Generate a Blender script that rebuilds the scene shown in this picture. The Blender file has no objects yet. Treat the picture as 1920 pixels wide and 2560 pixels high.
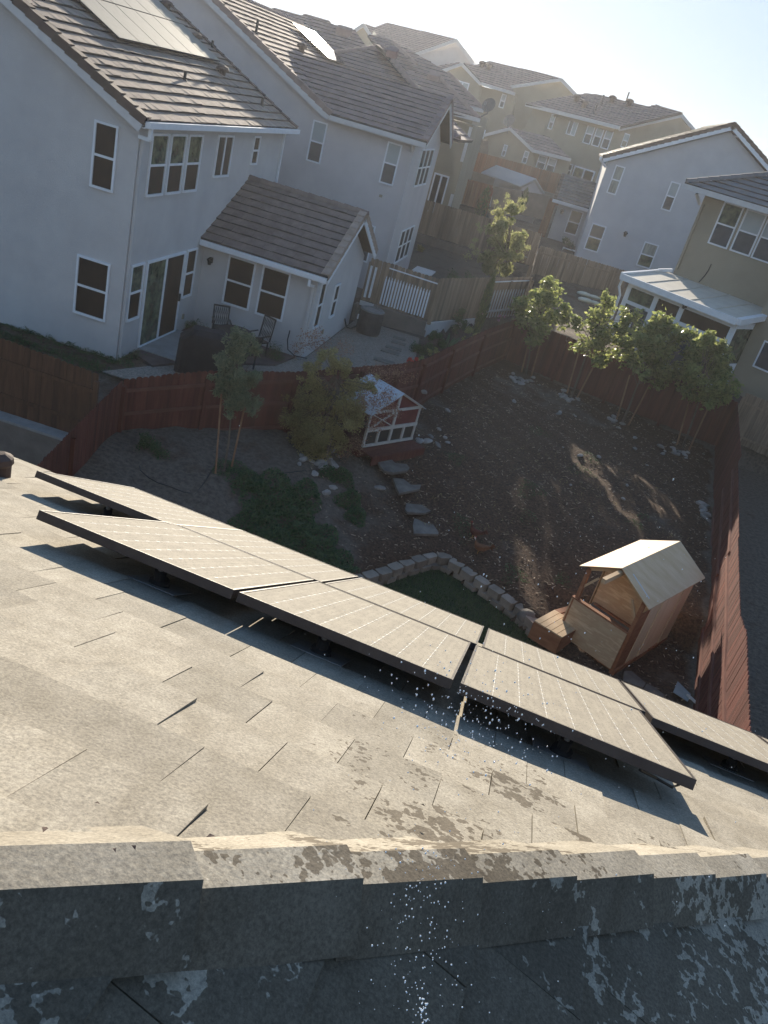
import bpy, math, random
from mathutils import Vector, Matrix
from math import sin, cos, radians, sqrt, pi
random.seed(11)
scene = bpy.context.scene
COL = scene.collection

# ------------------------------------------------------------------ camera
F, PITCH, ROLL, YAW = 2040.0, radians(26.62), radians(16.07), radians(-5.65)
def _rows():
    cp, sp = cos(PITCH), sin(PITCH)
    f = Vector((0, cp, -sp)); r = Vector((1, 0, 0)); u = r.cross(f)
    cr, sr = cos(ROLL), sin(ROLL)
    R = [cr*r+sr*u, -sr*r+cr*u, f]
    c, s = cos(YAW), sin(YAW)
    return [Vector((c*v.x+s*v.y, -s*v.x+c*v.y, v.z)) for v in R]
RIGHT, UP, FWD = _rows()
cam = bpy.data.cameras.new('camera'); camo = bpy.data.objects.new('camera', cam); COL.objects.link(camo)
cam.sensor_fit = 'HORIZONTAL'; cam.sensor_width = 36; cam.lens = F/1920*36
cam.clip_start = 0.05; cam.clip_end = 3000
camo.matrix_world = Matrix(((RIGHT.x, UP.x, -FWD.x, 0), (RIGHT.y, UP.y, -FWD.y, 0), (RIGHT.z, UP.z, -FWD.z, 0), (0, 0, 0, 1)))
scene.camera = camo

# ------------------------------------------------------------------ light
SUN_AZ, SUN_EL = radians(-12.5), radians(13.2)
sdir = Vector((sin(SUN_AZ)*cos(SUN_EL), cos(SUN_AZ)*cos(SUN_EL), sin(SUN_EL)))
world = bpy.data.worlds.new("World"); scene.world = world; world.use_nodes = True
wn = world.node_tree.nodes; wl = world.node_tree.links
sky = wn.new('ShaderNodeTexSky'); sky.sky_type = 'NISHITA'; sky.sun_disc = False
sky.sun_elevation = SUN_EL; sky.sun_rotation = SUN_AZ
sky.air_density = 1.2; sky.dust_density = 0.3; sky.ozone_density = 3.0
bg = wn['Background']; bg.inputs['Strength'].default_value = 0.10
wb = wn.new('ShaderNodeMix'); wb.data_type = 'RGBA'; wb.blend_type = 'MULTIPLY'; wb.inputs[0].default_value = 1; wb.inputs[7].default_value = (.90, .97, 1.14, 1)
v1 = wn.new('ShaderNodeVectorMath'); v1.operation = 'MULTIPLY_ADD'; v1.inputs[1].default_value = (.36, .33, .30); v1.inputs[2].default_value = (1, 1, 1)
v2 = wn.new('ShaderNodeVectorMath'); v2.operation = 'DIVIDE'      # soft shoulder on the sky's brightest part, c / (1 + .15 c)
wl.new(sky.outputs[0], v1.inputs[0]); wl.new(sky.outputs[0], v2.inputs[0]); wl.new(v1.outputs[0], v2.inputs[1])
wl.new(v2.outputs[0], wb.inputs[6]); wl.new(wb.outputs[2], bg.inputs[0])
sl = bpy.data.lights.new('sun', 'SUN'); sl.energy = 2.6; sl.angle = radians(0.55); sl.color = (1, .89, .72)
so = bpy.data.objects.new('sun', sl); COL.objects.link(so)
so.rotation_euler = sdir.to_track_quat('Z', 'Y').to_euler()
scene.view_settings.view_transform = 'Standard'; scene.view_settings.look = 'None'
scene.view_settings.gamma = 1; scene.view_settings.exposure = 1.98

# ------------------------------------------------------------------ measuring helpers (photo pixel -> point on a real plane)
def ray(x, y): return RIGHT*((x-960)/F) + UP*(-(y-1280)/F) + FWD
def onx(p, X): r = ray(*p); return r*(X/r.x)
def ony(p, Y): r = ray(*p); return r*(Y/r.y)
def onz(p, Z): r = ray(*p); return r*(Z/r.z)
def onpl(p, n, P): r = ray(*p); n = Vector(n); return r*(n.dot(Vector(P))/n.dot(r))
def V(*a): return Vector(a)
Z = Vector((0, 0, 1))

# ------------------------------------------------------------------ mesh builder
class MB:
    def __init__(s): s.v = []; s.f = []; s.t = []; s.m = []
    def face(s, pts, t=.5, m=0):
        i = len(s.v); s.v += [Vector(p) for p in pts]; s.f.append(tuple(range(i, i+len(pts)))); s.t.append(t); s.m.append(m)
    def box(s, o, a, b, c, t=.5, m=0):
        """corner o and three edge vectors"""
        o, a, b, c = Vector(o), Vector(a), Vector(b), Vector(c)
        i = len(s.v)
        s.v += [o, o+a, o+a+b, o+b, o+c, o+a+c, o+a+b+c, o+b+c]
        fs = [(0, 3, 2, 1), (4, 5, 6, 7), (0, 1, 5, 4), (1, 2, 6, 5), (2, 3, 7, 6), (3, 0, 4, 7)]
        if a.cross(b).dot(c) < 0: fs = [tuple(reversed(q)) for q in fs]
        for q in fs: s.f.append(tuple(i+k for k in q)); s.t.append(t); s.m.append(m)
    def bar(s, p, q, w, h, up=Z, t=.5, m=0, ext=0):
        """beam from p to q, w wide, h high, centred"""
        p, q = Vector(p), Vector(q); d = (q-p).normalized(); p = p-d*ext; q = q+d*ext
        x = d.cross(Vector(up)).normalized(); y = x.cross(d).normalized()
        s.box(p-x*w/2-y*h/2, x*w, q-p, y*h, t, m)
    def prism(s, pts, d, t=.5, m=0):
        pts = [Vector(p) for p in pts]; d = Vector(d); n = len(pts)
        nn = (pts[1]-pts[0]).cross(pts[2]-pts[1])
        if nn.dot(d) > 0: pts.reverse()
        i = len(s.v); s.v += pts+[p+d for p in pts]
        s.f.append(tuple(range(i, i+n))); s.f.append(tuple(range(i+2*n-1, i+n-1, -1)))
        s.t += [t, t]; s.m += [m, m]
        for k in range(n):
            j = (k+1) % n; s.f.append((i+k, i+n+k, i+n+j, i+j)); s.t.append(t); s.m.append(m)
    def tube(s, path, rad, n=8, t=.5, m=0, cap=True):
        path = [Vector(p) for p in path]
        if not hasattr(rad, '__len__'): rad = [rad]*len(path)
        base = len(s.v); ref = None
        for k, p in enumerate(path):
            d = (path[min(k+1, len(path)-1)]-path[max(k-1, 0)]).normalized()
            if ref is None: ref = Z if abs(d.z) < .9 else Vector((1, 0, 0))
            x = d.cross(ref).normalized(); y = x.cross(d).normalized(); ref = y if abs(y.dot(d)) < .9 else ref
            for a in range(n):
                an = 2*pi*a/n; s.v.append(p+(x*cos(an)+y*sin(an))*rad[k])
        for k in range(len(path)-1):
            for a in range(n):
                b = (a+1) % n; i = base+k*n
                s.f.append((i+a, i+n+a, i+n+b, i+b)); s.t.append(t); s.m.append(m)
        if cap:
            s.f.append(tuple(base+a for a in range(n))); i = base+(len(path)-1)*n
            s.f.append(tuple(i+n-1-a for a in range(n))); s.t += [t, t]; s.m += [m, m]
    def lathe(s, c, prof, n=12, t=.5, m=0):
        c = Vector(c); base = len(s.v)
        for r, z in prof:
            for a in range(n): s.v.append(c+Vector((r*cos(2*pi*a/n), r*sin(2*pi*a/n), z)))
        for k in range(len(prof)-1):
            for a in range(n):
                b = (a+1) % n; i = base+k*n
                s.f.append((i+a, i+b, i+n+b, i+n+a)); s.t.append(t); s.m.append(m)
        s.f.append(tuple(base+n-1-a for a in range(n))); i = base+(len(prof)-1)*n
        s.f.append(tuple(i+a for a in range(n))); s.t += [t, t]; s.m += [m, m]
    def blob(s, c, r, seed=0, n=8, rough=.25, t=.5, m=0):
        rnd = random.Random(seed); c = Vector(c); base = len(s.v); rows = max(4, n//2+1)
        for k in range(rows):
            th = pi*(k+.5)/rows
            for a in range(n):
                an = 2*pi*a/n; q = 1+rnd.uniform(-rough, rough)
                s.v.append(c+Vector((r[0]*sin(th)*cos(an), r[1]*sin(th)*sin(an), r[2]*cos(th)))*1.0*q if False else c+Vector((r[0]*sin(th)*cos(an)*q, r[1]*sin(th)*sin(an)*q, r[2]*cos(th)*q)))
        for k in range(rows-1):
            for a in range(n):
                b = (a+1) % n; i = base+k*n; s.f.append((i+a, i+n+a, i+n+b, i+b)); s.t.append(t); s.m.append(m)
        s.f.append(tuple(base+a for a in range(n))); i = base+(rows-1)*n
        s.f.append(tuple(i+n-1-a for a in range(n))); s.t += [t, t]; s.m += [m, m]
    def build(s, name, mats, parent=None, smooth=False, base=None):
        if not isinstance(mats, (list, tuple)): mats = [mats]
        off = Vector(parent['_b']) if parent is not None else (Vector(base) if base is not None else Vector((0, 0, 0)))
        me = bpy.data.meshes.new(name)
        me.from_pydata([tuple(v-off) for v in s.v], [], s.f)
        for mt in mats: me.materials.append(mt)
        if len(mats) > 1: me.polygons.foreach_set('material_index', s.m)
        at = me.attributes.new('tint', 'FLOAT', 'FACE'); at.data.foreach_set('value', [float(x) for x in s.t])
        if smooth: me.polygons.foreach_set('use_smooth', [True]*len(me.polygons))
        me.update()
        o = bpy.data.objects.new(name, me); COL.objects.link(o)
        if parent is not None: o.parent = parent; o['_b'] = tuple(off)
        else: o.location = off; o['_b'] = tuple(off)
        return o
class Multi:
    """several meshes of one kind, each built as a part of its own"""
    def __init__(s): s.l = []
    def new(s): s.l.append(MB()); return s.l[-1]
    def bar(s, *a, **k): s.new().bar(*a, **k)
    def box(s, *a, **k): s.new().box(*a, **k)
    def build(s, *a, **k):
        for m in s.l: o = m.build(*a, **k)
        return o
def thing(name, label, cat, base=(0, 0, 0), group=None):
    o = bpy.data.objects.new(name, None); COL.objects.link(o); o.location = base; o['_b'] = tuple(base)
    o.empty_display_size = .2
    o['label'] = label; o['category'] = cat
    if group: o['group'] = group
    return o
def tag(o, label, cat, group=None):
    o['label'] = label; o['category'] = cat
    if group: o['group'] = group
    return o
def struct(o): o['kind'] = 'structure'; return o
def stuff(o, label=None, cat=None):
    o['kind'] = 'stuff'
    if label: o['label'] = label; o['category'] = cat
    return o
def children(o): return [c for c in list(bpy.data.objects) if c.parent == o]
KIDS = {}
def copy_tree(o, label=None, group=None):
    r = o.copy(); COL.objects.link(r)
    if label: r['label'] = label
    if group: r['group'] = group
    if o.name not in KIDS: KIDS[o.name] = [(c, children(c)) for c in children(o)]
    for c, gs in KIDS[o.name]:
        d = c.copy(); COL.objects.link(d); d.parent = r
        for g in gs:
            h = g.copy(); COL.objects.link(h); h.parent = d
    return r

# ------------------------------------------------------------------ materials
def mat(name, c1, c2=None, scale=3.0, rough=.8, bump=0, bscale=60, tint=0.0, spec=.3, detail=4, coat=0, tintcol=None, stretch=None, lo=.35, hi=.65, metal=0, sub=0, third=None):
    m = bpy.data.materials.new(name); m.use_nodes = True
    N = m.node_tree.nodes; L = m.node_tree.links; b = N['Principled BSDF']
    b.inputs['Roughness'].default_value = rough; b.inputs['Specular IOR Level'].default_value = spec
    b.inputs['Metallic'].default_value = metal
    if coat: b.inputs['Coat Weight'].default_value = coat
    c2 = c2 or tuple(x*.85 for x in c1)
    tc = N.new('ShaderNodeTexCoord'); src = tc.outputs['Object']
    if stretch:
        mp = N.new('ShaderNodeMapping'); mp.inputs['Scale'].default_value = stretch; L.new(src, mp.inputs[0]); src = mp.outputs[0]
    nz = N.new('ShaderNodeTexNoise'); nz.inputs['Scale'].default_value = scale; nz.inputs['Detail'].default_value = detail
    nz.inputs['Roughness'].default_value = .62
    L.new(src, nz.inputs['Vector'])
    rp = N.new('ShaderNodeValToRGB'); rp.color_ramp.elements[0].position = lo; rp.color_ramp.elements[1].position = hi
    rp.color_ramp.elements[0].color = (*c1, 1); rp.color_ramp.elements[1].color = (*c2, 1)
    if third:
        e = rp.color_ramp.elements.new(third[0]); e.color = (*third[1], 1)
    L.new(nz.outputs[0], rp.inputs[0]); out = rp.outputs[0]
    if tint:
        at = N.new('ShaderNodeAttribute'); at.attribute_name = 'tint'
        mr = N.new('ShaderNodeMapRange'); mr.inputs[3].default_value = 1-tint; mr.inputs[4].default_value = 1+tint
        L.new(at.outputs['Fac'], mr.inputs[0])
        mx = N.new('ShaderNodeMix'); mx.data_type = 'RGBA'; mx.blend_type = 'MULTIPLY'; mx.inputs[0].default_value = 1
        L.new(out, mx.inputs[6]); L.new(mr.outputs[0], mx.inputs[7]); out = mx.outputs[2]
    if sub:
        b.inputs['Subsurface Weight'].default_value = 0
    L.new(out, b.inputs['Base Color'])
    if bump:
        n2 = N.new('ShaderNodeTexNoise'); n2.inputs['Scale'].default_value = bscale; n2.inputs['Detail'].default_value = 6
        L.new(src, n2.inputs['Vector'])
        bp = N.new('ShaderNodeBump'); bp.inputs['Strength'].default_value = bump; bp.inputs['Distance'].default_value = .02
        L.new(n2.outputs[0], bp.inputs['Height']); L.new(bp.outputs[0], b.inputs['Normal'])
    return m
def leafmat(name, c1, c2, trans=.35, rough=.45):
    m = bpy.data.materials.new(name); m.use_nodes = True
    N = m.node_tree.nodes; L = m.node_tree.links; b = N['Principled BSDF']
    at = N.new('ShaderNodeAttribute'); at.attribute_name = 'tint'
    rp = N.new('ShaderNodeValToRGB'); rp.color_ramp.elements[0].color = (*c1, 1); rp.color_ramp.elements[1].color = (*c2, 1)
    L.new(at.outputs['Fac'], rp.inputs[0]); L.new(rp.outputs[0], b.inputs['Base Color'])
    b.inputs['Roughness'].default_value = rough; b.inputs['Specular IOR Level'].default_value = .5
    tr = N.new('ShaderNodeBsdfTranslucent'); mx = N.new('ShaderNodeMixShader'); mx.inputs[0].default_value = trans
    L.new(rp.outputs[0], tr.inputs[0]); L.new(b.outputs[0], mx.inputs[1]); L.new(tr.outputs[0], mx.inputs[2])
    L.new(mx.outputs[0], N['Material Output'].inputs[0])
    return m
M = {}
M['stucco_grey'] = mat('stucco_grey', (.49, .465, .45), (.56, .535, .51), 0.9, .9, .5, 70, detail=9)
M['stucco_lilac'] = mat('stucco_lilac', (.50, .465, .45), (.56, .52, .50), 0.9, .9, .5, 70, detail=9)
M['stucco_tan'] = mat('stucco_tan', (.29, .245, .175), (.335, .285, .205), 0.8, .9, .5, 70, detail=9)
M['stucco_blue'] = mat('stucco_blue', (.46, .455, .46), (.52, .515, .515), 0.9, .9, .5, 70, detail=9)
M['white'] = mat('white_paint', (.76, .77, .78), (.70, .71, .72), 5, .5)
M['offwhite'] = mat('offwhite_trim', (.60, .58, .55), (.54, .52, .5), 5, .6)
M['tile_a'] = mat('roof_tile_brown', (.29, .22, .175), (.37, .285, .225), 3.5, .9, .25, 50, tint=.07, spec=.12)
M['tile_a_shade'] = mat('roof_tile_brown_shade', (.17, .125, .105), (.22, .165, .14), 3.5, .9, .25, 50, tint=.07, spec=.12)  # wing copy of the brown tile, its shade put into the colour
M['tile_b'] = mat('roof_tile_rose', (.24, .172, .152), (.31, .225, .195), 3.0, .9, .2, 50, tint=.06, spec=.12)
M['tile_c'] = mat('roof_tile_grey', (.13, .125, .125), (.18, .17, .165), 3.0, .75, .2, 50, tint=.08, spec=.4)
M['tile_dk'] = mat('roof_tile_edge', (.075, .05, .042), (.11, .075, .06), 4, .8, .2, 50, tint=.2)  # dark brown; on the rake tiles it puts their shade into the colour
M['felt_shade'] = mat('roof_felt_shade', (.055, .045, .04), (.075, .062, .054), 4, .9)
M['fence_red'] = mat('fence_red_stain', (.085, .024, .018), (.135, .042, .029), 2.2, .8, .3, 40, tint=.26, stretch=(6, 6, .6))
M['fence_brown'] = mat('fence_brown_stain', (.075, .036, .020), (.12, .058, .032), 2.0, .8, .3, 40, tint=.16, stretch=(6, 6, .6))
M['fence_tan'] = mat('fence_raw_wood', (.21, .145, .095), (.33, .24, .165), 2.4, .85, .3, 40, tint=.3, stretch=(7, 7, .5))
M['fence_orange'] = mat('fence_orange_wood', (.20, .085, .045), (.28, .13, .07), 2.4, .85, .2, 40, tint=.25, stretch=(7, 7, .5))
M['wood_rail'] = mat('wood_rail', (.20, .12, .08), (.27, .17, .12), 3, .8, .2, 40)
M['glass_dk'] = mat('screened_window', (.018, .012, .009), (.038, .022, .014), 1.2, .55, spec=.25)
M['glass_gr'] = mat('window_tree_reflection', (.025, .04, .03), (.17, .19, .11), 3.2, .12, spec=.5, lo=.4, hi=.7)  # green blotches put a reflection of trees into the pane colour
M['glass_sl'] = mat('window_slate', (.055, .062, .068), (.09, .095, .10), 1.5, .18, spec=.5)
M['blind'] = mat('window_blind', (.30, .34, .34), (.36, .39, .385), 1.0, .3, spec=.5)
M['curtain'] = mat('window_curtain', (.40, .39, .33), (.14, .15, .13), 1.6, .3, spec=.5, stretch=(5, 5, .5))
M['black'] = mat('black_metal', (.02, .02, .022), (.03, .03, .03), 5, .5)
M['cover'] = mat('black_cover_cloth', (.012, .011, .013), (.022, .02, .022), 3, .65, .6, 9)
M['conc'] = mat('concrete', (.24, .23, .215), (.32, .305, .285), 2.5, .9, .3, 30)
M['block'] = mat('stone_block', (.19, .155, .12), (.29, .235, .185), 2.2, .92, .6, 16, tint=.2)
M['wallblock'] = mat('masonry_wall', (.17, .135, .11), (.23, .185, .15), 1.8, .9, .4, 20, tint=.1)
M['stone'] = mat('stone_slab', (.12, .10, .082), (.20, .172, .145), 2.6, .9, .5, 18, tint=.25)
M['rock'] = mat('pale_rock', (.25, .225, .20), (.38, .345, .31), 3, .9, .5, 16, tint=.3)
M['ply'] = mat('plywood', (.50, .36, .22), (.62, .46, .29), 2.0, .7, .1, 30, tint=.12, stretch=(1, 1, 5), third=(.5, (.45, .30, .18)))
M['plyside'] = mat('plywood_side', (.72, .58, .37), (.80, .67, .46), 2.0, .7, .1, 30, tint=.12, stretch=(3, 3, .6))
M['plyroof'] = mat('plywood_roof', (.56, .36, .20), (.66, .46, .28), 1.4, .65, .1, 30, tint=.06, stretch=(1, 4, 1))
M['redwood'] = mat('redwood', (.24, .095, .045), (.34, .15, .075), 2.4, .75, .1, 30, tint=.25, stretch=(1, 1, 4))
M['pine'] = mat('pine_lumber', (.45, .30, .165), (.56, .39, .235), 2.4, .7, .1, 30, tint=.15)
M['stake'] = mat('tree_stake', (.23, .12, .065), (.32, .185, .11), 3, .8, .1, 30)
M['bark'] = mat('bark', (.10, .075, .055), (.16, .125, .095), 6, .9, .4, 30)
M['barn_red'] = mat('barn_red', (.10, .022, .022), (.14, .033, .030), 3, .7)
M['mesh_shade'] = mat('dark_interior', (.02, .02, .02), (.035, .03, .026), 3, .8)
M['ac'] = mat('ac_metal', (.07, .06, .052), (.10, .085, .075), 4, .6, .3, 60)
M['hose'] = mat('black_hose', (.015, .015, .015), (.02, .02, .02), 4, .5)
M['hen'] = mat('hen_feathers', (.12, .045, .02), (.19, .08, .035), 14, .8, .4, 60)
M['hen_white'] = mat('hen_pale_feathers', (.6, .52, .45), (.5, .42, .36), 10, .8)
M['comb'] = mat('hen_comb', (.5, .04, .03), (.4, .03, .02), 8, .6)
M['yellow'] = mat('hen_beak', (.45, .25, .07), (.38, .2, .05), 8, .6)
M['tarp'] = mat('blue_grey_sheet', (.30, .36, .38), (.24, .30, .32), 3, .6)
M['cushion'] = mat('pale_cushion', (.62, .62, .50), (.5, .5, .38), 3, .8)
M['dish'] = mat('dish_grey', (.10, .095, .09), (.14, .13, .125), 4, .6)
M['alu'] = mat('aluminium', (.35, .36, .37), (.28, .29, .3), 4, .4, metal=.6)
M['leaf1'] = leafmat('leaf_glossy', (.13, .175, .05), (.43, .45, .17), .62, .33)
M['leaf2'] = leafmat('leaf_olive', (.24, .21, .08), (.56, .46, .21), .6, .5)
M['leaf3'] = leafmat('leaf_willow', (.11, .145, .08), (.32, .34, .20), .45, .5)
M['leaf4'] = leafmat('leaf_cypress', (.05, .085, .03), (.16, .20, .06), .4, .6)
M['leaf5'] = leafmat('leaf_garden', (.03, .065, .022), (.09, .15, .045), .35, .55)
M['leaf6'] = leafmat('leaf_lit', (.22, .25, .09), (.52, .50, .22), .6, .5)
M['leafred'] = leafmat('leaf_rust', (.22, .11, .07), (.40, .24, .15), .4, .6)
M['petal'] = leafmat('petal_red', (.55, .03, .02), (.75, .10, .06), .35, .6)
M['petalpink'] = leafmat('petal_pink', (.5, .22, .28), (.7, .4, .45), .35, .6)
M['cactus'] = mat('cactus_skin', (.10, .15, .07), (.16, .2, .11), 8, .6, .3, 30)
M['gravel'] = mat('gravel', (.15, .125, .10), (.34, .29, .24), 22, .95, .6, 60, detail=6)
M['grass'] = mat('grass_ground', (.018, .032, .012), (.045, .055, .022), 5, .95, .5, 60)
M['droplet'] = mat('water_drop', (.85, .9, .95), (.8, .85, .9), 3, .05, spec=1.0)  # opaque white base puts the sun's sparkle into the drop colour

# the ground of the yards: mulch, dry dirt and pale patches mixed by noise
def ground_material():
    m = bpy.data.materials.new('yard_dirt'); m.use_nodes = True
    N = m.node_tree.nodes; L = m.node_tree.links; b = N['Principled BSDF']; b.inputs['Roughness'].default_value = .95
    b.inputs['Specular IOR Level'].default_value = .15
    tc = N.new('ShaderNodeTexCoord')
    def nz(s, d=6, r=.6):
        n = N.new('ShaderNodeTexNoise'); n.inputs['Scale'].default_value = s; n.inputs['Detail'].default_value = d
        n.inputs['Roughness'].default_value = r; L.new(tc.outputs['Object'], n.inputs['Vector']); return n
    def ramp(src, a, ca, z, cz):
        r = N.new('ShaderNodeValToRGB'); e = r.color_ramp.elements
        e[0].position = a; e[0].color = (*ca, 1); e[1].position = z; e[1].color = (*cz, 1); L.new(src, r.inputs[0]); return r
    fine = ramp(nz(16, 8, .75).outputs[0], .36, (.022, .013, .009), .66, (.145, .085, .054))
    dirt = ramp(nz(9, 8, .7).outputs[0], .35, (.085, .067, .052), .65, (.17, .135, .105))
    at = N.new('ShaderNodeAttribute'); at.attribute_name = 'tint'
    # attribute: 0 mulch .. 1 dry dirt, softened by noise
    add = N.new('ShaderNodeMath'); add.operation = 'ADD'; L.new(at.outputs['Fac'], add.inputs[0])
    sub = N.new('ShaderNodeMath'); sub.operation = 'MULTIPLY_ADD'; sub.inputs[1].default_value = 2.2; sub.inputs[2].default_value = -1.1
    L.new(nz(1.1, 5, .65).outputs[0], sub.inputs[0]); L.new(sub.outputs[0], add.inputs[1])
    mr = N.new('ShaderNodeMapRange'); mr.inputs[1].default_value = .25; mr.inputs[2].default_value = .75; L.new(add.outputs[0], mr.inputs[0])
    mx = N.new('ShaderNodeMix'); mx.data_type = 'RGBA'; L.new(mr.outputs[0], mx.inputs[0]); L.new(fine.outputs[0], mx.inputs[6]); L.new(dirt.outputs[0], mx.inputs[7])
    # chips
    vo = N.new('ShaderNodeTexVoronoi'); vo.inputs['Scale'].default_value = 22; L.new(tc.outputs['Object'], vo.inputs['Vector'])
    ch = ramp(vo.outputs['Distance'], .04, (.30, .23, .17), .11, (0, 0, 0))
    ad = N.new('ShaderNodeMix'); ad.data_type = 'RGBA'; ad.blend_type = 'ADD'; ad.inputs[0].default_value = .35
    L.new(mx.outputs[2], ad.inputs[6]); L.new(ch.outputs[0], ad.inputs[7])
    L.new(ad.outputs[2], b.inputs['Base Color'])
    bp = N.new('ShaderNodeBump'); bp.inputs['Strength'].default_value = .9; bp.inputs['Distance'].default_value = .05
    L.new(nz(14, 8, .7).outputs[0], bp.inputs['Height']); L.new(bp.outputs[0], b.inputs['Normal'])
    return m
M['dirt'] = ground_material()

def tile_material(name, dry1, dry2, wetk=.40):
    """concrete shake tile with splashes of water and painted slope shade where the 'wet' attribute is high"""
    m = bpy.data.materials.new(name); m.use_nodes = True
    N = m.node_tree.nodes; L = m.node_tree.links; b = N['Principled BSDF']
    tc = N.new('ShaderNodeTexCoord')
    def nz(s, d=6, r=.6, st=None):
        n = N.new('ShaderNodeTexNoise'); n.inputs['Scale'].default_value = s; n.inputs['Detail'].default_value = d
        n.inputs['Roughness'].default_value = r
        if st:
            mp = N.new('ShaderNodeMapping'); mp.inputs['Scale'].default_value = st; L.new(tc.outputs['Object'], mp.inputs[0]); L.new(mp.outputs[0], n.inputs['Vector'])
        else: L.new(tc.outputs['Object'], n.inputs['Vector'])
        return n.outputs[0]
    def ramp(src, a, ca, z, cz):
        r = N.new('ShaderNodeValToRGB'); e = r.color_ramp.elements
        e[0].position = a; e[0].color = (*ca, 1); e[1].position = z; e[1].color = (*cz, 1); L.new(src, r.inputs[0]); return r.outputs[0]
    def mth(op, a, bb, c=None):
        n = N.new('ShaderNodeMath'); n.operation = op
        for i, x in enumerate((a, bb, c)):
            if x is None: continue
            if isinstance(x, (int, float)): n.inputs[i].default_value = x
            else: L.new(x, n.inputs[i])
        return n.outputs[0]
    def mix(f, a, bb, mode='MIX'):
        n = N.new('ShaderNodeMix'); n.data_type = 'RGBA'; n.blend_type = mode
        if isinstance(f, (int, float)): n.inputs[0].default_value = f
        else: L.new(f, n.inputs[0])
        for s, x in ((6, a), (7, bb)):
            if isinstance(x, tuple): n.inputs[s].default_value = (*x, 1)
            else: L.new(x, n.inputs[s])
        return n.outputs[2]
    base = ramp(nz(7, 9, .72), .32, dry1, .68, dry2)
    grain = ramp(nz(110, 4, .8), .34, (.62, .62, .62), .66, (1.24, 1.24, 1.2))
    streak = ramp(nz(1.0, 5, .6, (9, 2, 9)), .35, (.90, .89, .87), .62, (1.06, 1.06, 1.06))
    base = mix(1.0, base, grain, 'MULTIPLY'); base = mix(1.0, base, streak, 'MULTIPLY')
    # pale lichen specks
    v2 = N.new('ShaderNodeTexVoronoi'); v2.inputs['Scale'].default_value = 34; L.new(tc.outputs['Object'], v2.inputs['Vector'])
    sp = ramp(v2.outputs['Distance'], .05, (1, 1, 1), .12, (0, 0, 0))
    gate = ramp(nz(3.2, 3), .52, (0, 0, 0), .60, (1, 1, 1))
    base = mix(mth('MULTIPLY', mth('MULTIPLY', sp, gate), .55), base, tuple(min(.7, x*1.75) for x in dry2))
    at = N.new('ShaderNodeAttribute'); at.attribute_name = 'tint'
    mr = N.new('ShaderNodeMapRange'); mr.inputs[3].default_value = .84; mr.inputs[4].default_value = 1.10; L.new(at.outputs['Fac'], mr.inputs[0])
    base = mix(1.0, base, mr.outputs[0], 'MULTIPLY')
    wa = N.new('ShaderNodeAttribute'); wa.attribute_name = 'wet'
    vo = N.new('ShaderNodeTexVoronoi'); vo.inputs['Scale'].default_value = 30; vo.feature = 'SMOOTH_F1'; vo.inputs['Smoothness'].default_value = .35
    dist = N.new('ShaderNodeMix'); dist.data_type = 'RGBA'; dist.blend_type = 'LINEAR_LIGHT'; dist.inputs[0].default_value = .03
    n3 = N.new('ShaderNodeTexNoise'); n3.inputs['Scale'].default_value = 40; L.new(tc.outputs['Object'], n3.inputs['Vector'])
    L.new(tc.outputs['Object'], dist.inputs[6]); L.new(n3.outputs['Color'], dist.inputs[7]); L.new(dist.outputs[2], vo.inputs['Vector'])
    big = N.new('ShaderNodeTexVoronoi'); big.inputs['Scale'].default_value = 9; big.feature = 'SMOOTH_F1'; L.new(dist.outputs[2], big.inputs['Vector'])
    spl = mth('SUBTRACT', 1.0, mth('MULTIPLY', vo.outputs['Distance'], 1.3))          # 1 at drop centres
    spl2 = mth('SUBTRACT', 1.0, mth('MULTIPLY', big.outputs['Distance'], 1.15))
    low = nz(6.5, 4, .65)
    v = mth('ADD', mth('MULTIPLY', spl, .30), mth('MULTIPLY', spl2, .28)); v = mth('ADD', v, mth('MULTIPLY', low, .62))
    v = mth('MULTIPLY_ADD', v, 2.3, -1.22); v = mth('ADD', v, wa.outputs['Fac'])
    r = N.new('ShaderNodeMapRange'); r.inputs[1].default_value = .98; r.inputs[2].default_value = 1.03; L.new(v, r.inputs[0])
    wet = r.outputs[0]
    col = mix(wet, base, mix(1.0, base, (wetk, wetk*.93, wetk*.86), 'MULTIPLY'))
    L.new(col, b.inputs['Base Color'])
    rr = N.new('ShaderNodeMapRange'); rr.inputs[3].default_value = .85; rr.inputs[4].default_value = .72; L.new(wet, rr.inputs[0]); L.new(rr.outputs[0], b.inputs['Roughness'])
    b.inputs['Specular IOR Level'].default_value = .10
    bp = N.new('ShaderNodeBump'); bp.inputs['Strength'].default_value = .55; bp.inputs['Distance'].default_value = .0035
    hh = mth('ADD', nz(60, 6, .7), mth('MULTIPLY', nz(11, 4), .8)); L.new(hh, bp.inputs['Height']); L.new(bp.outputs[0], b.inputs['Normal'])
    return m
M['our_tile'] = tile_material('pale_concrete_tile', (.28, .25, .205), (.37, .335, .28))

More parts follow.
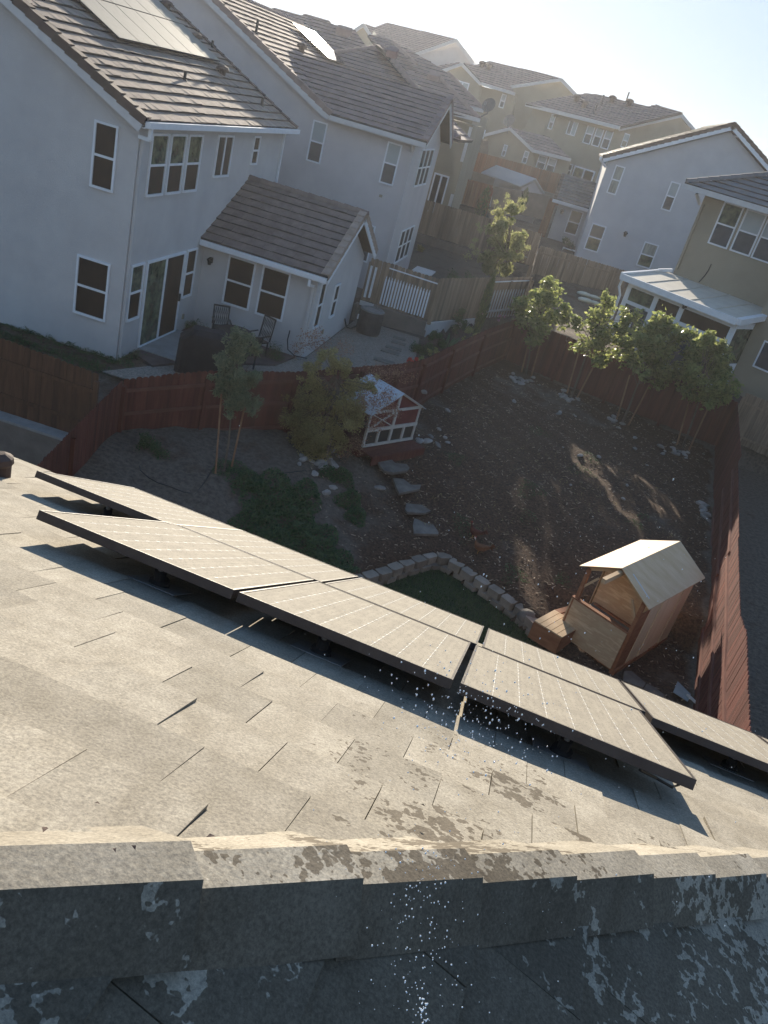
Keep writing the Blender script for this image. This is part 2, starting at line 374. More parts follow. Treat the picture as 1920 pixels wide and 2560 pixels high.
def panel_material(name, base1, base2, rough, lines=True):
    m = bpy.data.materials.new(name); m.use_nodes = True
    N = m.node_tree.nodes; L = m.node_tree.links; b = N['Principled BSDF']
    tc = N.new('ShaderNodeTexCoord'); n = N.new('ShaderNodeTexNoise'); n.inputs['Scale'].default_value = 5; n.inputs['Detail'].default_value = 8
    mp = N.new('ShaderNodeMapping'); mp.inputs['Scale'].default_value = (4, 1, 1); L.new(tc.outputs['Object'], mp.inputs[0]); L.new(mp.outputs[0], n.inputs['Vector'])
    rp = N.new('ShaderNodeValToRGB'); rp.color_ramp.elements[0].position = .35; rp.color_ramp.elements[1].position = .65
    rp.color_ramp.elements[0].color = (*base1, 1); rp.color_ramp.elements[1].color = (*base2, 1); L.new(n.outputs[0], rp.inputs[0])
    # thin dried water lines in the dust
    w = N.new('ShaderNodeTexWave'); w.inputs['Scale'].default_value = 9; w.inputs['Distortion'].default_value = 9; w.inputs['Detail'].default_value = 3; w.inputs['Detail Scale'].default_value = 3.5
    w.bands_direction = 'X'; L.new(tc.outputs['Object'], w.inputs['Vector'])
    r2 = N.new('ShaderNodeValToRGB'); r2.color_ramp.elements[0].position = 0; r2.color_ramp.elements[1].position = .08
    r2.color_ramp.elements[0].color = (.62, .62, .62, 1); r2.color_ramp.elements[1].color = (1, 1, 1, 1); L.new(w.outputs['Fac'], r2.inputs[0])
    mx = N.new('ShaderNodeMix'); mx.data_type = 'RGBA'; mx.blend_type = 'MULTIPLY'; mx.inputs[0].default_value = 1 if lines else 0
    L.new(rp.outputs[0], mx.inputs[6]); L.new(r2.outputs[0], mx.inputs[7]); L.new(mx.outputs[2], b.inputs['Base Color'])
    b.inputs['Roughness'].default_value = rough; b.inputs['Specular IOR Level'].default_value = .5 if rough < .3 else .12
    return m
M['pv'] = panel_material('dusty_sheen_cells', (.235, .21, .17), (.285, .255, .205), .8)  # dusty beige, with the grazing sky sheen also put into the colour
M['pv_far'] = panel_material('dusty_sheen_cells_far', (.27, .245, .20), (.31, .28, .23), .75, False)
M['pv_glare'] = panel_material('clean_cells', (.02, .02, .03), (.03, .03, .04), .13, False)
M['cellmark'] = mat('cell_gap_white', (.62, .60, .55), (.56, .54, .49), 5, .5)

# ------------------------------------------------------------------ roofs
def clip(poly, axis, val, keep_ge):
    out = []
    n = len(poly)
    for i in range(n):
        a, b = poly[i], poly[(i+1) % n]
        da, db = a[axis]-val, b[axis]-val
        if not keep_ge: da, db = -da, -db
        if da >= 0: out.append(a)
        if (da > 0 and db < 0) or (da < 0 and db > 0):
            t = da/(da-db); out.append(tuple(a[k]+(b[k]-a[k])*t for k in range(2)))
    return out
def tile_roof(mb, O, eu, ew, k, poly, expo=.34, tile=.33, lift=.04, jit=.008, solid=False, gap=0.0, m=0, fm=0, rnd=None):
    """O: point on the eave; eu along the eave, ew uphill (both level); k rise per run; poly in (u, run)"""
    rnd = rnd or random.Random(5)
    O, eu, ew = Vector(O), Vector(eu), Vector(ew); nn = (Z-ew*k).normalized(); cs = 1/sqrt(1+k*k)
    P = lambda u, w, h=0.0: O+eu*u+ew*w+Z*(k*w)+nn*h
    w0, w1 = min(p[1] for p in poly), max(p[1] for p in poly); st = expo*cs; i = 0; w = w0
    while w < w1-1e-4:
        strip = clip(clip(poly, 1, w, True), 1, w+st, False)
        if len(strip) > 2:
            ua, ub = min(p[0] for p in strip), max(p[0] for p in strip)
            u = math.floor(ua/tile)*tile-(i % 2)*tile*.5
            while u < ub:
                c = clip(clip(strip, 0, u+gap, True), 0, u+tile-gap, False)
                if len(c) > 2:
                    dj = rnd.uniform(-jit, jit); t = rnd.random(); sk = rnd.uniform(-jit, jit)
                    top = [P(p[0], p[1], (lift+dj+sk*(p[0]-u)/tile)*(1-(p[1]-w)/st)+.004) for p in c]
                    nrm = (top[1]-top[0]).cross(top[2]-top[1])
                    if nrm.dot(nn) < 0: top.reverse()
                    if solid: mb.prism(top, -nn*.024, t, m)
                    else:
                        mb.face(top, t, m)
                        lo = [p for p in c if abs(p[1]-w) < 1e-5]
                        if len(lo) == 2:
                            (a, b) = sorted(lo)
                            ha = lift+dj+sk*(a[0]-u)/tile+.004; hb = lift+dj+sk*(b[0]-u)/tile+.004
                            mb.face([P(a[0], w-.0, -.012), P(b[0], w-.0, -.012), P(b[0], w, hb), P(a[0], w, ha)], t*.5, fm)  # butt edge in the dark felt colour, painting the course shadow line
                u += tile
        w += st; i += 1
    # the deck under the tiles
    d = [P(p[0], p[1], -.012) for p in poly]
    mb.prism(d, -nn*.10, .3, fm)
    return P
def ridge_caps(mb, p, q, w=.26, h=.07, step=.38, m=0, rnd=None):
    rnd = rnd or random.Random(3)
    p, q = Vector(p), Vector(q); L = (q-p).length; d = (q-p)/L; s = d.cross(Z).normalized(); u = s.cross(d)
    n = max(1, int(L/step))
    for i in range(n):
        a = p+d*(L*i/n); b = p+d*(L*(i+1)/n+.02); r = rnd.random()
        a = a+u*.015; b = b+u*-.008
        prof = lambda c: [c-s*w/2-u*.06, c-s*w*.2+u*h*.8, c+s*w*.2+u*h*.8, c+s*w/2-u*.06]
        A, B = prof(a), prof(b)
        for j in range(3): mb.face([A[j], A[j+1], B[j+1], B[j]], r, m)
        mb.face(A, r*.4, m); mb.face(B[::-1], r*.4, m)
def rake(mb_tile, mb_board, p, q, out, drop=.20, th=.03, board=.20):
    """edge tiles over a white barge board; out = level direction away from the wall"""
    mb_tile, mb_board = mb_tile.new(), mb_board.new()
    p, q, out = Vector(p), Vector(q), Vector(out); L = (q-p).length; n = max(1, int(L/.36)); d = (q-p)/n
    up = d.normalized().cross(out); up = up if up.z > 0 else -up
    for i in range(n):
        a = p+d*i
        s = .03*(1)
        mb_tile.box(a+up*(.055)-up*drop+up*.0, d*1.02+up*-.03, out*th, up*drop, random.random(), 0)
        mb_tile.box(a+up*.03-out*.20, d*1.02-up*.03, out*.24, up*.03, random.random(), 0)
    mb_board.box(p-up*(drop+board*.62)+out*-.012, (q-p), out*.035, up*(board*.9))
# ------------------------------------------------------------------ windows
def window(parent, O, wu, nrm, u0, u1, z0, z1, kind='hung', pane='glass_dk', pane2=None, fr='white', w=.055, label=None, name='window'):
    """a real frame standing 25 mm proud of the wall and panes set inside it"""
    O, wu, nrm = Vector(O), Vector(wu).normalized(), Vector(nrm).normalized()
    P = lambda u, z, d=0: Vector((O.x, O.y, 0))+wu*u+Z*z+nrm*d
    fb = MB(); d = .045; b0 = -.02
    def bx(ua, ub, za, zb, dd=d): fb.box(P(ua, za, b0), wu*(ub-ua), Z*(zb-za), nrm*(dd-b0))
    bx(u0, u0+w, z0, z1); bx(u1-w, u1, z0, z1); bx(u0+w, u1-w, z1-w, z1); bx(u0+w, u1-w, z0, z0+w, d+.02)
    zm = (z0+z1)/2; um = (u0+u1)/2; i = .018
    if kind == 'hung': bx(u0+w, u1-w, zm-w*.5, zm+w*.5, d-.008)
    if kind in ('slide', 'door'): bx(um-w*.6, um+w*.6, z0+w, z1-w, d-.008)
    f = fb.build(name, M[fr], parent)
    if label: f['label'] = label
    cells = [(u0+w, u1-w, z0+w, z1-w)]
    if kind == 'hung': cells = [(u0+w, u1-w, zm+w*.5, z1-w), (u0+w, u1-w, z0+w, zm-w*.5)]
    if kind in ('slide', 'door'): cells = [(u0+w, um-w*.6, z0+w, z1-w), (um+w*.6, u1-w, z0+w, z1-w)]
    for j, (a, b, c, e) in enumerate(cells):
        pb = MB(); pb.box(P(a, c, b0), wu*(b-a), Z*(e-c), nrm*(.010-b0))
        pm = pane if j == 0 else (pane2 or pane)
        pb.build('pane', M[pm], f)
    return f
def winpx(parent, O, wu, nrm, TL, TR, BR, BL, **k):
    O = Vector(O); n = Vector(nrm).normalized(); wu = Vector(wu).normalized()
    q = [onpl(p, n, O+n*.03) for p in (TL, TR, BR, BL)]
    U = [(p-O).dot(wu) for p in q]
    u0, u1 = (U[0]+U[3])/2, (U[1]+U[2])/2
    if u0 > u1: u0, u1 = u1, u0
    return window(parent, (O.x, O.y, 0), wu, n, u0, u1, (q[2].z+q[3].z)/2, (q[0].z+q[1].z)/2, **k)
def wall_lamp(name_parent, p, nrm, s=1.0):
    nrm = Vector(nrm); t = MB(); p = Vector(p)
    t.box(p-V(.05, .05, .09)*s, V(.1, 0, 0)*s, V(0, .1, 0)*s, V(0, 0, .18)*s)
    c = p+nrm*.14*s
    t.lathe(c+V(0, 0, -.14)*s, [(.05*s, 0), (.075*s, .12*s), (.11*s, .16*s), (.03*s, .24*s)], 8)
    return t.build('wall_lamp', M['black'], name_parent)
def dnspout(mb, p, top, bot, nrm, w=.07):
    p = Vector(p); nrm = Vector(nrm)
    mb.bar(p+nrm*.05+Z*bot, p+nrm*.05+Z*top, w, w, up=nrm)
R1 = lambda x, y: (x*.5787, y*.5787)
R3 = lambda x, y: (400+x*.27125, 580+y*.27125)
R5 = lambda x, y: (1360+x*.33755, 280+y*.33755)
S6 = lambda x, y: (1540+x*.22905, 620+y*.22905)
Z4 = lambda x, y: (740+x*.2411, 200+y*.2411)
L3 = lambda x, y: (1040+x*.19289, 120+y*.19289)
K2 = lambda x, y: (780+x*.19289, 40+y*.19289)
M4 = lambda x, y: (1300+x*.19289, 200+y*.19289)
N5 = lambda x, y: (1100+x*.25316, 320+y*.25316)
Q7 = lambda x, y: (860+x*.30139, 440+y*.30139)
H9 = lambda x, y: (1300+x*.28933, 1340+y*.28933)
G9 = lambda x, y: (900+x*.26522, 1120+y*.26522)
T9 = lambda x, y: (1540+x*.29826, 1200+y*.29826)
W9 = lambda x, y: (960+x*.57866, 560+y*.57866)
X, Y = V(1, 0, 0), V(0, 1, 0)

# ================================================================== GROUND
OURS = [(-8.43, 16.9), (-3.9, 22.0), (-2.5, 24.6), (-1.95, 27.4), (-1.2, 31.0), (-.3, 34.5), (8.2, 31.05), (3.7, 2.0), (-7.2, 2.0)]
OURS_H = [(-8.75, 16.9), (-4.2, 22.25), (-2.8, 24.7), (-2.3, 27.4), (-1.55, 31.1), (-.6, 35.0), (8.75, 31.4), (4.1, 2.0), (-7.6, 2.0)]
def inpoly(x, y, P):
    c = False; j = len(P)-1
    for i in range(len(P)):
        if (P[i][1] > y) != (P[j][1] > y) and x < (P[j][0]-P[i][0])*(y-P[i][1])/(P[j][1]-P[i][1])+P[i][0]: c = not c
        j = i
    return c
def sm(a, b, x): t = max(0, min(1, (x-a)/(b-a))); return t*t*(3-2*t)
# the low block wall round the lawn, far side bulging up the slope
WALLTOP = [(-4.2, 12.6), (-2.7, 14.2), (-1.67, 15.47), (-1.30, 15.99), (-.92, 16.63), (-.44, 17.38), (-.04, 17.66), (.41, 17.50), (.82, 17.24), (1.38, 16.93), (1.93, 16.56), (2.31, 16.2), (2.8, 15.6)]
LAWN = WALLTOP+[(3.4, 14.2), (3.4, 2), (-7, 2), (-7, 10)]
def hill(x, y):
    # house pads step up away from us
    if x < -.3-(.02*(y-34)) and y > 17:
        h = -8.0
        h += .65*sm(31.0, 31.35, y+ (max(0, x+3.4)*-1.9 if x > -3.4 else 0))
        h += .55*sm(48.3, 48.6, y)+1.1*sm(56, 75, y)+3.2*sm(75, 130, y)
        return h
    h = -6.95+.5*sm(45.6, 46.2, y)+.3*sm(52, 60, y)+1.5*sm(62, 80, y)+3.2*sm(80, 130, y)
    return h
def hgt(x, y):
    if inpoly(x, y, OURS_H):
        if inpoly(x, y, LAWN): return -9.82
        # bank rises from the block wall to the fences
        d = min(sqrt((x-a)**2+(y-b)**2) for a, b in WALLTOP)
        h = -9.42+.72*sm(0, 5.0, d)
        h -= .35*sm(26, 14, y)*sm(2.5, 4.5, x)*0
        if x > 2.6 and y < 17.5: h = -9.5
        h += .05*sin(x*2.1+1)*sin(y*1.7)+.03*sin(x*5.1+y*4.3)
        return h
    if x > 3.9+ (y-2)*.155-.3 and y < 31 and x > 3: return -9.0+.02*sin(x*3)*sin(y*2)+.0*y
    if y < 19 and x < -7.2 and y < 15.55: return -9.6
    if x < -7 and y < 19: return -8.15
    return hill(x, y)+.015*sin(x*4.1)*sin(y*3.3)
def ground():
    me = bpy.data.meshes.new('ground'); vs = []; fs = []; tt = []
    def axis(lo, hi, flo, fhi, fine, coarse):
        out = []; x = lo
        while x < hi:
            out.append(x)
            x += fine if flo <= x < fhi else coarse*(1+.06*max(flo-x, x-fhi, 0)/coarse)
        out.append(hi); return out
    xs = axis(-900, 900, -13, 12, .22, 2.5); ys = axis(-300, 1500, 8, 36, .22, 1.2)
    rnd = random.Random(2)
    for y in ys:
        for x in xs:
            z = hgt(x, y); vs.append((x, y, z))
            t = .1
            if inpoly(x, y, OURS):
                t = .85*sm(-.6, -3.6, x)+.5*max(0, 1-((x-1.2)**2+(y-31.5)**2)/6)+.4*max(0, 1-((x-3)**2+(y-30.5)**2)/3)+.3*max(0, 1-((x-5.6)**2+(y-21.5)**2)/3)+.4*max(0, 1-((x-5.3)**2+(y-15)**2)/3)
            elif x > 4 and y < 31: t = .95
            elif y > 31 or x > -.3: t = .8
            else: t = .6
            tt.append(t)
    n = len(xs)
    for j in range(len(ys)-1):
        for i in range(n-1): a = j*n+i; fs.append((a, a+1, a+n+1, a+n))
    me.from_pydata(vs, [], fs); at = me.attributes.new('tint', 'FLOAT', 'POINT'); at.data.foreach_set('value', tt)
    me.polygons.foreach_set('use_smooth', [True]*len(me.polygons)); me.materials.append(M['dirt'])
    o = bpy.data.objects.new('ground', me); COL.objects.link(o); struct(o)
ground()
def flat(name, poly, z, mt, th=.03, follow=False):
    b = MB(); b.prism([V(x, y, z+th) for x, y in poly], V(0, 0, -th*3)); o = b.build(name, mt); return struct(o)
# lawn as its own sheet a little above the earth
flat('lawn', [(x*.985 if x < 0 else x*.97, y-.12) for x, y in WALLTOP]+[(3.0, 14.2), (3.3, 3), (-6.5, 3), (-6, 10)], -9.80, M['grass'], .012)
flat('gravel_bed', [(-6.15, 24.6), (-6.15, 30.9), (-3.6, 30.9), (-3.2, 28), (-3.5, 24.5), (-4.9, 23.0), (-6.1, 22.6), (-7.6, 20.6), (-8.6, 18.3), (-9.7, 18.3), (-9.0, 19.8), (-8.3, 21.0), (-7.2, 22.9)], -7.985, M['gravel'], .01)
flat('patio', [(-9.75, 20.0), (-9.0, 19.6), (-8.4, 20.8), (-6.6, 22.7), (-6.4, 24.0), (-9.75, 24.0)], -7.95, mat('patio_brown', (.075, .055, .05), (.12, .09, .08), 3, .9, .4, 20), .03)
flat('door_slab', [(-9.86, 22.9), (-9.86, 20.4), (-8.7, 20.4), (-8.7, 22.9)], -7.93, M['conc'], .04)
flat('neighbour_path', [(-2.4, 52.5), (-2.4, 48.9), (5, 48.9), (5, 52.5)], -6.33, M['conc'], .02)

# ================================================================== HOUSE A : grey two storey house, left
hA = thing('stucco_house', 'light grey two storey stucco house with solar panels on its roof, nearest on the left', 'house', (-9.9, 19.3, -8.05), 'stucco houses')
b = MB()
prof = lambda y: [V(-22.1, y, -8.3), V(-9.89, y, -8.3), V(-9.89, y, -2.16), V(-16.0, y, .90), V(-22.1, y, -2.16)]
b.prism(prof(19.28), V(0, 10.42, 0)); b.build('wall', M['stucco_grey'], hA)
b = MB(); b.prism([V(-9.95, 24.10, -8.3), V(-6.2, 24.10, -8.3), V(-6.2, 24.10, -5.42), V(-9.95, 24.10, -5.42)], V(0, 5.68, 0))
b.prism([V(-6.2, 24.10, -5.43), V(-6.2, 29.78, -5.43), V(-6.2, 26.94, -4.02)], V(-3.7, 0, 0)); b.build('wing_wall', M['stucco_grey'], hA)
b = MB()
tile_roof(b, (-9.60, 18.98, -2.03), Y, -X, .5, [(0, 0), (11.0, 0), (11.0, 6.4), (0, 6.4)], lift=.05, jit=.012, expo=.36, fm=1)
tile_roof(b, (-22.4, 18.98, -2.03), Y, X, .5, [(0, 0), (11.0, 0), (11.0, 6.4), (0, 6.4)], lift=.05, expo=.36, fm=1)
ridge_caps(b, (-16, 18.95, 1.2), (-16, 30, 1.2)); roofA = b.build('roof', [M['tile_a'], M['felt_shade']], hA)
rt, rb = Multi(), Multi()
rake(rt, rb, (-9.60, 18.96, -1.99), (-16.0, 18.96, 1.21), -Y, board=.22); rake(rt, rb, (-22.4, 18.96, -1.99), (-16.0, 18.96, 1.21), -Y)
rake(rt, rb, (-9.60, 29.98, -1.99), (-16.0, 29.98, 1.21), Y)
rt.build('rake_tile', M['tile_dk'], roofA); rb.build('barge_board', M['offwhite'], hA)
b = MB(); b.box((-9.62, 18.98, -2.17), (.13, 0, 0), (0, 11.05, 0), (0, 0, .14)); b.box((-9.88, 19.0, -2.20), (.26, 0, 0), (0, 10.95, 0), (0, 0, .03))
b.bar((-9.55, 19.15, -2.17), (-9.55, 19.15, -2.42), .08, .08, up=Y); b.bar((-9.55, 19.15, -2.42), (-9.86, 19.22, -2.42), .08, .08)
b.build('gutter', M['white'], hA)
b = MB(); dnspout(b, (-9.89, 19.37, 0), -2.4, -8.0, X, .075); b.build('downspout', M['stucco_grey'], hA)
b = MB(); dnspout(b, (-9.89, 29.5, 0), -2.2, -4.4, X, .075); b.build('downspout', M['white'], hA)
OA = V(0, 19.28, 0)
window(hA, OA, X, -Y, -11.02, -10.40, -3.85, -2.34); window(hA, OA, X, -Y, -11.19, -10.275, -7.06, -5.55)
OE = V(-9.89, 0, 0)
for a, c in ((19.88, 20.80), (20.92, 21.82), (21.95, 22.85)): window(hA, OE, Y, X, a, c, -3.83, -2.345, pane='glass_gr', pane2='glass_dk')
window(hA, OE, Y, X, 23.885, 25.035, -3.51, -2.345, 'slide', pane='curtain' if 0 else 'glass_dk', pane2='glass_dk')
window(hA, OE, Y, X, 26.73, 27.30, -3.22, -2.35)
window(hA, OE, Y, X, 19.57, 20.27, -7.0, -5.5, pane='glass_gr', pane2='glass_dk'); window(hA, OE, Y, X, 22.86, 23.55, -6.93, -5.49)
d = window(hA, OE, Y, X, 20.41, 22.75, -7.94, -5.5, 'door', pane='glass_gr', pane2='glass_dk', name='sliding_door', w=.07)
b = MB(); b.box((-9.85, 22.62, -6.95), (.05, 0, 0), (0, .04, 0), (0, 0, .22)); b.build('handle', M['black'], d)
b = MB(); b.box((-9.90, 23.15, -7.62), (.05, 0, 0), (0, .10, 0), (0, 0, .15)); b.build('outlet_box', M['stucco_tan'], hA)
b = MB(); b.box((-6.21, 25.9, -7.55), (.05, 0, 0), (0, .10, 0), (0, 0, .16)); b.build('outlet_box', M['stucco_tan'], hA)
# wing
b = MB()
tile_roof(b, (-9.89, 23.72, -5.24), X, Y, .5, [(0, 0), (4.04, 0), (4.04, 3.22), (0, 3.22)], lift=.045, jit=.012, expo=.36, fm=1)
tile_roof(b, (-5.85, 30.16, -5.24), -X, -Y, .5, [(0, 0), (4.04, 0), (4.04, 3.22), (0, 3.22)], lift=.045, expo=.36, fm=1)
ridge_caps(b, (-9.89, 26.94, -3.60), (-5.82, 26.94, -3.60), w=.3); rw = b.build('wing_roof', [M['tile_a_shade'], M['felt_shade']], hA)
rt, rb = Multi(), Multi(); rake(rt, rb, (-5.87, 23.72, -5.20), (-5.87, 26.94, -3.58), X); rake(rt, rb, (-5.87, 30.16, -5.20), (-5.87, 26.94, -3.58), X)
rt.build('rake_tile', M['tile_a'], rw); rb.build('barge_board', M['white'], hA)
b = MB(); b.box((-9.86, 23.60, -5.40), (4.0, 0, 0), (0, .12, 0), (0, 0, .14)); b.box((-9.86, 23.7, -5.44), (3.98, 0, 0), (0, .42, 0), (0, 0, .03))
b.bar((-6.35, 23.68, -5.42), (-6.35, 23.68, -5.62), .08, .08, up=X); b.bar((-6.35, 23.68, -5.6), (-6.30, 24.05, -5.68), .08, .08)
b.build('gutter', M['white'], hA)
b = MB(); dnspout(b, (-6.29, 24.10, 0), -5.65, -8.0, -Y, .09); b.build('downspout', M['stucco_grey'], hA)
OW = V(0, 24.10, 0)
window(hA, OW, X, -Y, -9.07, -8.18, -7.02, -5.53); window(hA, OW, X, -Y, -7.96, -7.06, -7.03, -5.52)
OR = V(-6.2, 0, 0)
window(hA, OR, Y, X, 24.50, 25.10, -7.1, -5.62); window(hA, OR, Y, X, 26.35, 26.95, -7.1, -5.98)
wall_lamp(hA, (-9.6, 24.07, -5.85), (0, -1, 0), .9)
b = MB()
for i in range(5): b.box((-6.2, 26.72+.0*i, -4.72+i*.09), (.03, 0, 0), (0, .42-.03*i, 0), (0, 0, .045))
b.build('gable_vent', M['stucco_grey'], hA)
# vents on the roof
def onroofA(p): r = ray(*p); t = (-2.0-.5*9.66)/(r.z+.5*r.x); return r*t
def pipe_vent(parent, p, h=.3, r=.045, m='black'):
    t = MB(); t.lathe(p+V(0, 0, -.05), [(r*2.3, 0), (r*1.5, .06), (r, .09), (r, h)], 8); t.box(p+V(-.12, -.16, -.03), (.3, 0, -.15), (0, .32, 0), (.01, 0, .03)); return t.build('pipe_vent', M[m], parent)
def box_vent(parent, p, s=1.0, axis=X):
    t = MB(); p = Vector(p); t.lathe(p+V(0, 0, -.08), [(.12*s, 0), (.12*s, .26*s)], 10); t.lathe(p+V(0, 0, .14*s), [(.20*s, 0), (.21*s, .05*s), (.17*s, .12*s), (.05*s, .16*s)], 12)
    return t.build('box_vent', M['tile_dk'], parent)
for q in (R1(797, 348), R1(1130, 458), R1(915, 210)): pipe_vent(roofA, onroofA(q))
for q in (R1(958, 325), R1(845, 185), R1(718, 45)): box_vent(roofA, onroofA(q))
# solar panels on house A (local: x across, y uphill)
def far_panel(w, l, name, label, group, pv='pv_far'):
    t = thing(name, label, 'solar panel', (0, 0, 0), group)
    f = MB(); f.box((0, 0, -.04), (w, 0, 0), (0, l, 0), (0, 0, .035)); f.build('frame', M['black'], t)
    g = MB(); g.box((.012, .012, -.02), (w-.024, 0, 0), (0, l-.024, 0), (0, 0, .022)); g.build('glass', M[pv], t)
    return t
k = math.atan(.5)
fp = far_panel(1.075, 1.60, 'solar_panel', 'x', 'solar panels on the grey house')
def put(t, loc, ex, ey, label):
    ex, ey = Vector(ex).normalized(), Vector(ey).normalized(); ez = ex.cross(ey)
    t.matrix_world = Matrix(((ex.x, ey.x, ez.x, loc[0]), (ex.y, ey.y, ez.y, loc[1]), (ex.z, ey.z, ez.z, loc[2]), (0, 0, 0, 1))); t['label'] = label
up = V(-cos(k), 0, sin(k)); nA = V(sin(k), 0, cos(k))
orow = ['lower', 'middle', 'upper']; ocol = ['nearest the gable end', 'second from the gable end', 'third from the gable end', 'third from the far end', 'second from the far end', 'farthest from the gable end']
first = True
for r in range(3):
    for c in range(6):
        t = fp if first else copy_tree(fp); first = False
        X0 = V(-12.15, 21.95, -2.03+.5*(12.15-9.60))+nA*.17
        put(t, X0+Y*(1.09*c)+up*(1.63*r), Y, up, 'dusty panel on the grey house roof, %s row, %s' % (orow[r], ocol[c]))
bpy.context.view_layer.update()

# ================================================================== HOUSE B : lilac grey house behind
hB = thing('stucco_house', 'pale lilac grey two storey stucco house behind the grey one, with one glaring panel array', 'house', (-6, 33.3, -7.4), 'stucco houses')
b = MB()
b.prism([V(-23, 33.27, -7.7), V(-9.2, 33.27, -7.7), V(-9.2, 33.27, -1.62), V(-15.5, 33.27, 1.50), V(-21.9, 33.27, -1.65)], V(0, 12.4, 0))
b.prism([V(-9.2, 33.27, -7.7), V(-6.0, 33.27, -7.7), V(-6.0, 33.27, -1.55), V(-9.2, 33.27, -1.55)], V(0, 6.0, 0))
b.box((-17, 41.8, -7.7), (9.6, 0, 0), (0, 4, 0), (0, 0, 6.1)); b.prism([V(-6.0, 33.3, -1.56), V(-6.0, 39.2, -1.56), V(-6.0, 36.25, -.02)], V(-3.5, 0, 0)); b.build('wall', M['stucco_lilac'], hB)
b = MB()
tile_roof(b, (-9.32, 32.97, -1.38), Y, -X, .5, [(0, 0), (13, 0), (13, 6.18), (0, 6.18)], lift=.05, jit=.01, expo=.36, fm=1)
tile_roof(b, (-21.7, 32.97, -1.38), Y, X, .5, [(0, 0), (13, 0), (13, 6.18), (0, 6.18)], lift=.05, expo=.4, fm=1)
ridge_caps(b, (-15.5, 33.0, 1.72), (-15.5, 45.9, 1.72), w=.32)
# cross wing: front slope runs up into a hipped upper roof
tile_roof(b, (-9.32, 32.90, -1.40), X, Y, .5, [(0, 0), (3.78, 0), (3.78, 3.33), (-3.33, 3.33)], lift=.045, jit=.01, expo=.36, fm=1)
tile_roof(b, (-5.54, 39.56, -1.40), -X, -Y, .5, [(0, 0), (3.78, 0), (7.1, 3.33), (0, 3.33)], lift=.045, expo=.4, fm=1)
ridge_caps(b, (-12.6, 36.23, .25), (-5.52, 36.23, .25), w=.26, h=.05)
tile_roof(b, (-17.7, 41.5, -1.30), X, Y, .5, [(0, 0), (12.2, 0), (6.1, 6.1)], expo=.38, fm=1)
tile_roof(b, (-5.5, 41.5, -1.30), Y, -X, .5, [(0, 0), (5, 0), (5, 6.1), (6.1, 6.1)][:3]+[(6.1, 6.1)], expo=.38, fm=1)
ridge_caps(b, (-5.6, 41.6, -1.2), (-11.6, 47.6, 1.80), w=.34, h=.1); ridge_caps(b, (-15.5, 43.7, -.10), (-11.6, 47.6, 1.80), w=.3)
rB = b.build('roof', [M['tile_b'], M['felt_shade']], hB)
rt, rb = Multi(), Multi(); rake(rt, rb, (-9.32, 32.95, -1.34), (-15.5, 32.95, 1.75), -Y, board=.24); rt.build('rake_tile', M['tile_b'], rB)
rt = Multi(); rake(rt, rb, (-5.56, 32.90, -1.36), (-5.56, 36.24, .30), X); rake(rt, rb, (-5.56, 39.56, -1.36), (-5.56, 36.24, .30), X)
rt.build('rake_tile', M['tile_b'], rB); rb.build('barge_board', M['offwhite'], hB)
b = MB(); b.box((-9.35, 32.78, -1.60), (3.80, 0, 0), (0, .12, 0), (0, 0, .17)); b.box((-9.3, 32.88, -1.62), (3.7, 0, 0), (0, .42, 0), (0, 0, .03)); b.bar((-6.08, 32.9, -1.6), (-6.08, 33.2, -1.85), .08, .08); b.build('gutter', M['offwhite'], hB)
b = MB(); dnspout(b, (-6.02, 33.27, 0), -1.8, -7.4, -Y, .08); b.build('downspout', M['stucco_lilac'], hB)
OB = V(0, 33.27, 0)
winpx(hB, OB, X, -Y, (784.6, 298.4), (820.3, 309.2), (799.1, 410.5), (764.1, 400.6), pane='blind', pane2='glass_sl')
winpx(hB, OB, X, -Y, (970.3, 352.6), (1006.9, 363.2), (981.1, 465.7), (946.6, 455.6), pane='blind', pane2='glass_sl')
window(hB, OB, X, -Y, -8.05, -6.75, -6.3, -4.85, pane='blind', pane2='glass_sl')
OBE = V(-6.0, 0, 0)
for z0, z1, a, c in ((-3.22, -1.76, 34.93, 37.83), (-6.35, -4.97, 34.95, 37.85)):
    w3 = (c-a)/3
    for i in range(3): window(hB, OBE, Y, X, a+i*w3+.02, a+(i+1)*w3-.02, z0, z1, pane='glass_dk', pane2='glass_dk')
b = MB(); b.box((-6.9, 33.2, -3.75), (.12, 0, 0), (0, .06, 0), (0, 0, .1)); b.build('wall_vent', M['stucco_tan'], hB)
def onroofB(p): return onpl(p, (.5, 0, 1), (-9.32, 33, -1.34))
pipe_vent(rB, onroofB((640, 82)), .5, .05); box_vent(rB, onroofB((753, 128)), 1.1)
b = MB(); b.box(onpl(K2(1500, 860), (0, -.5, 1), (-6, 32.9, -1.4)), (.5, 0, 0), (0, .3, .15), (0, 0, .22)) if 0 else b.box((-9.0, 38.0, 1.1), (.45, 0, 0), (0, .3, .15), (0, 0, .25)); b.build('box_vent', M['tile_b'], rB)
t = far_panel(2.2, 3.65, 'solar_panel', 'y', None, 'pv_glare')
q = onroofB((852, 163)); nB = nA
put(t, V(-12.70, 42.15, -1.34+.5*(12.70-9.32))+nA*.16, Y, up, 'mirror bright panel reflecting the sun on the lilac grey house roof'); t.scale = (1.6, .62, 1)

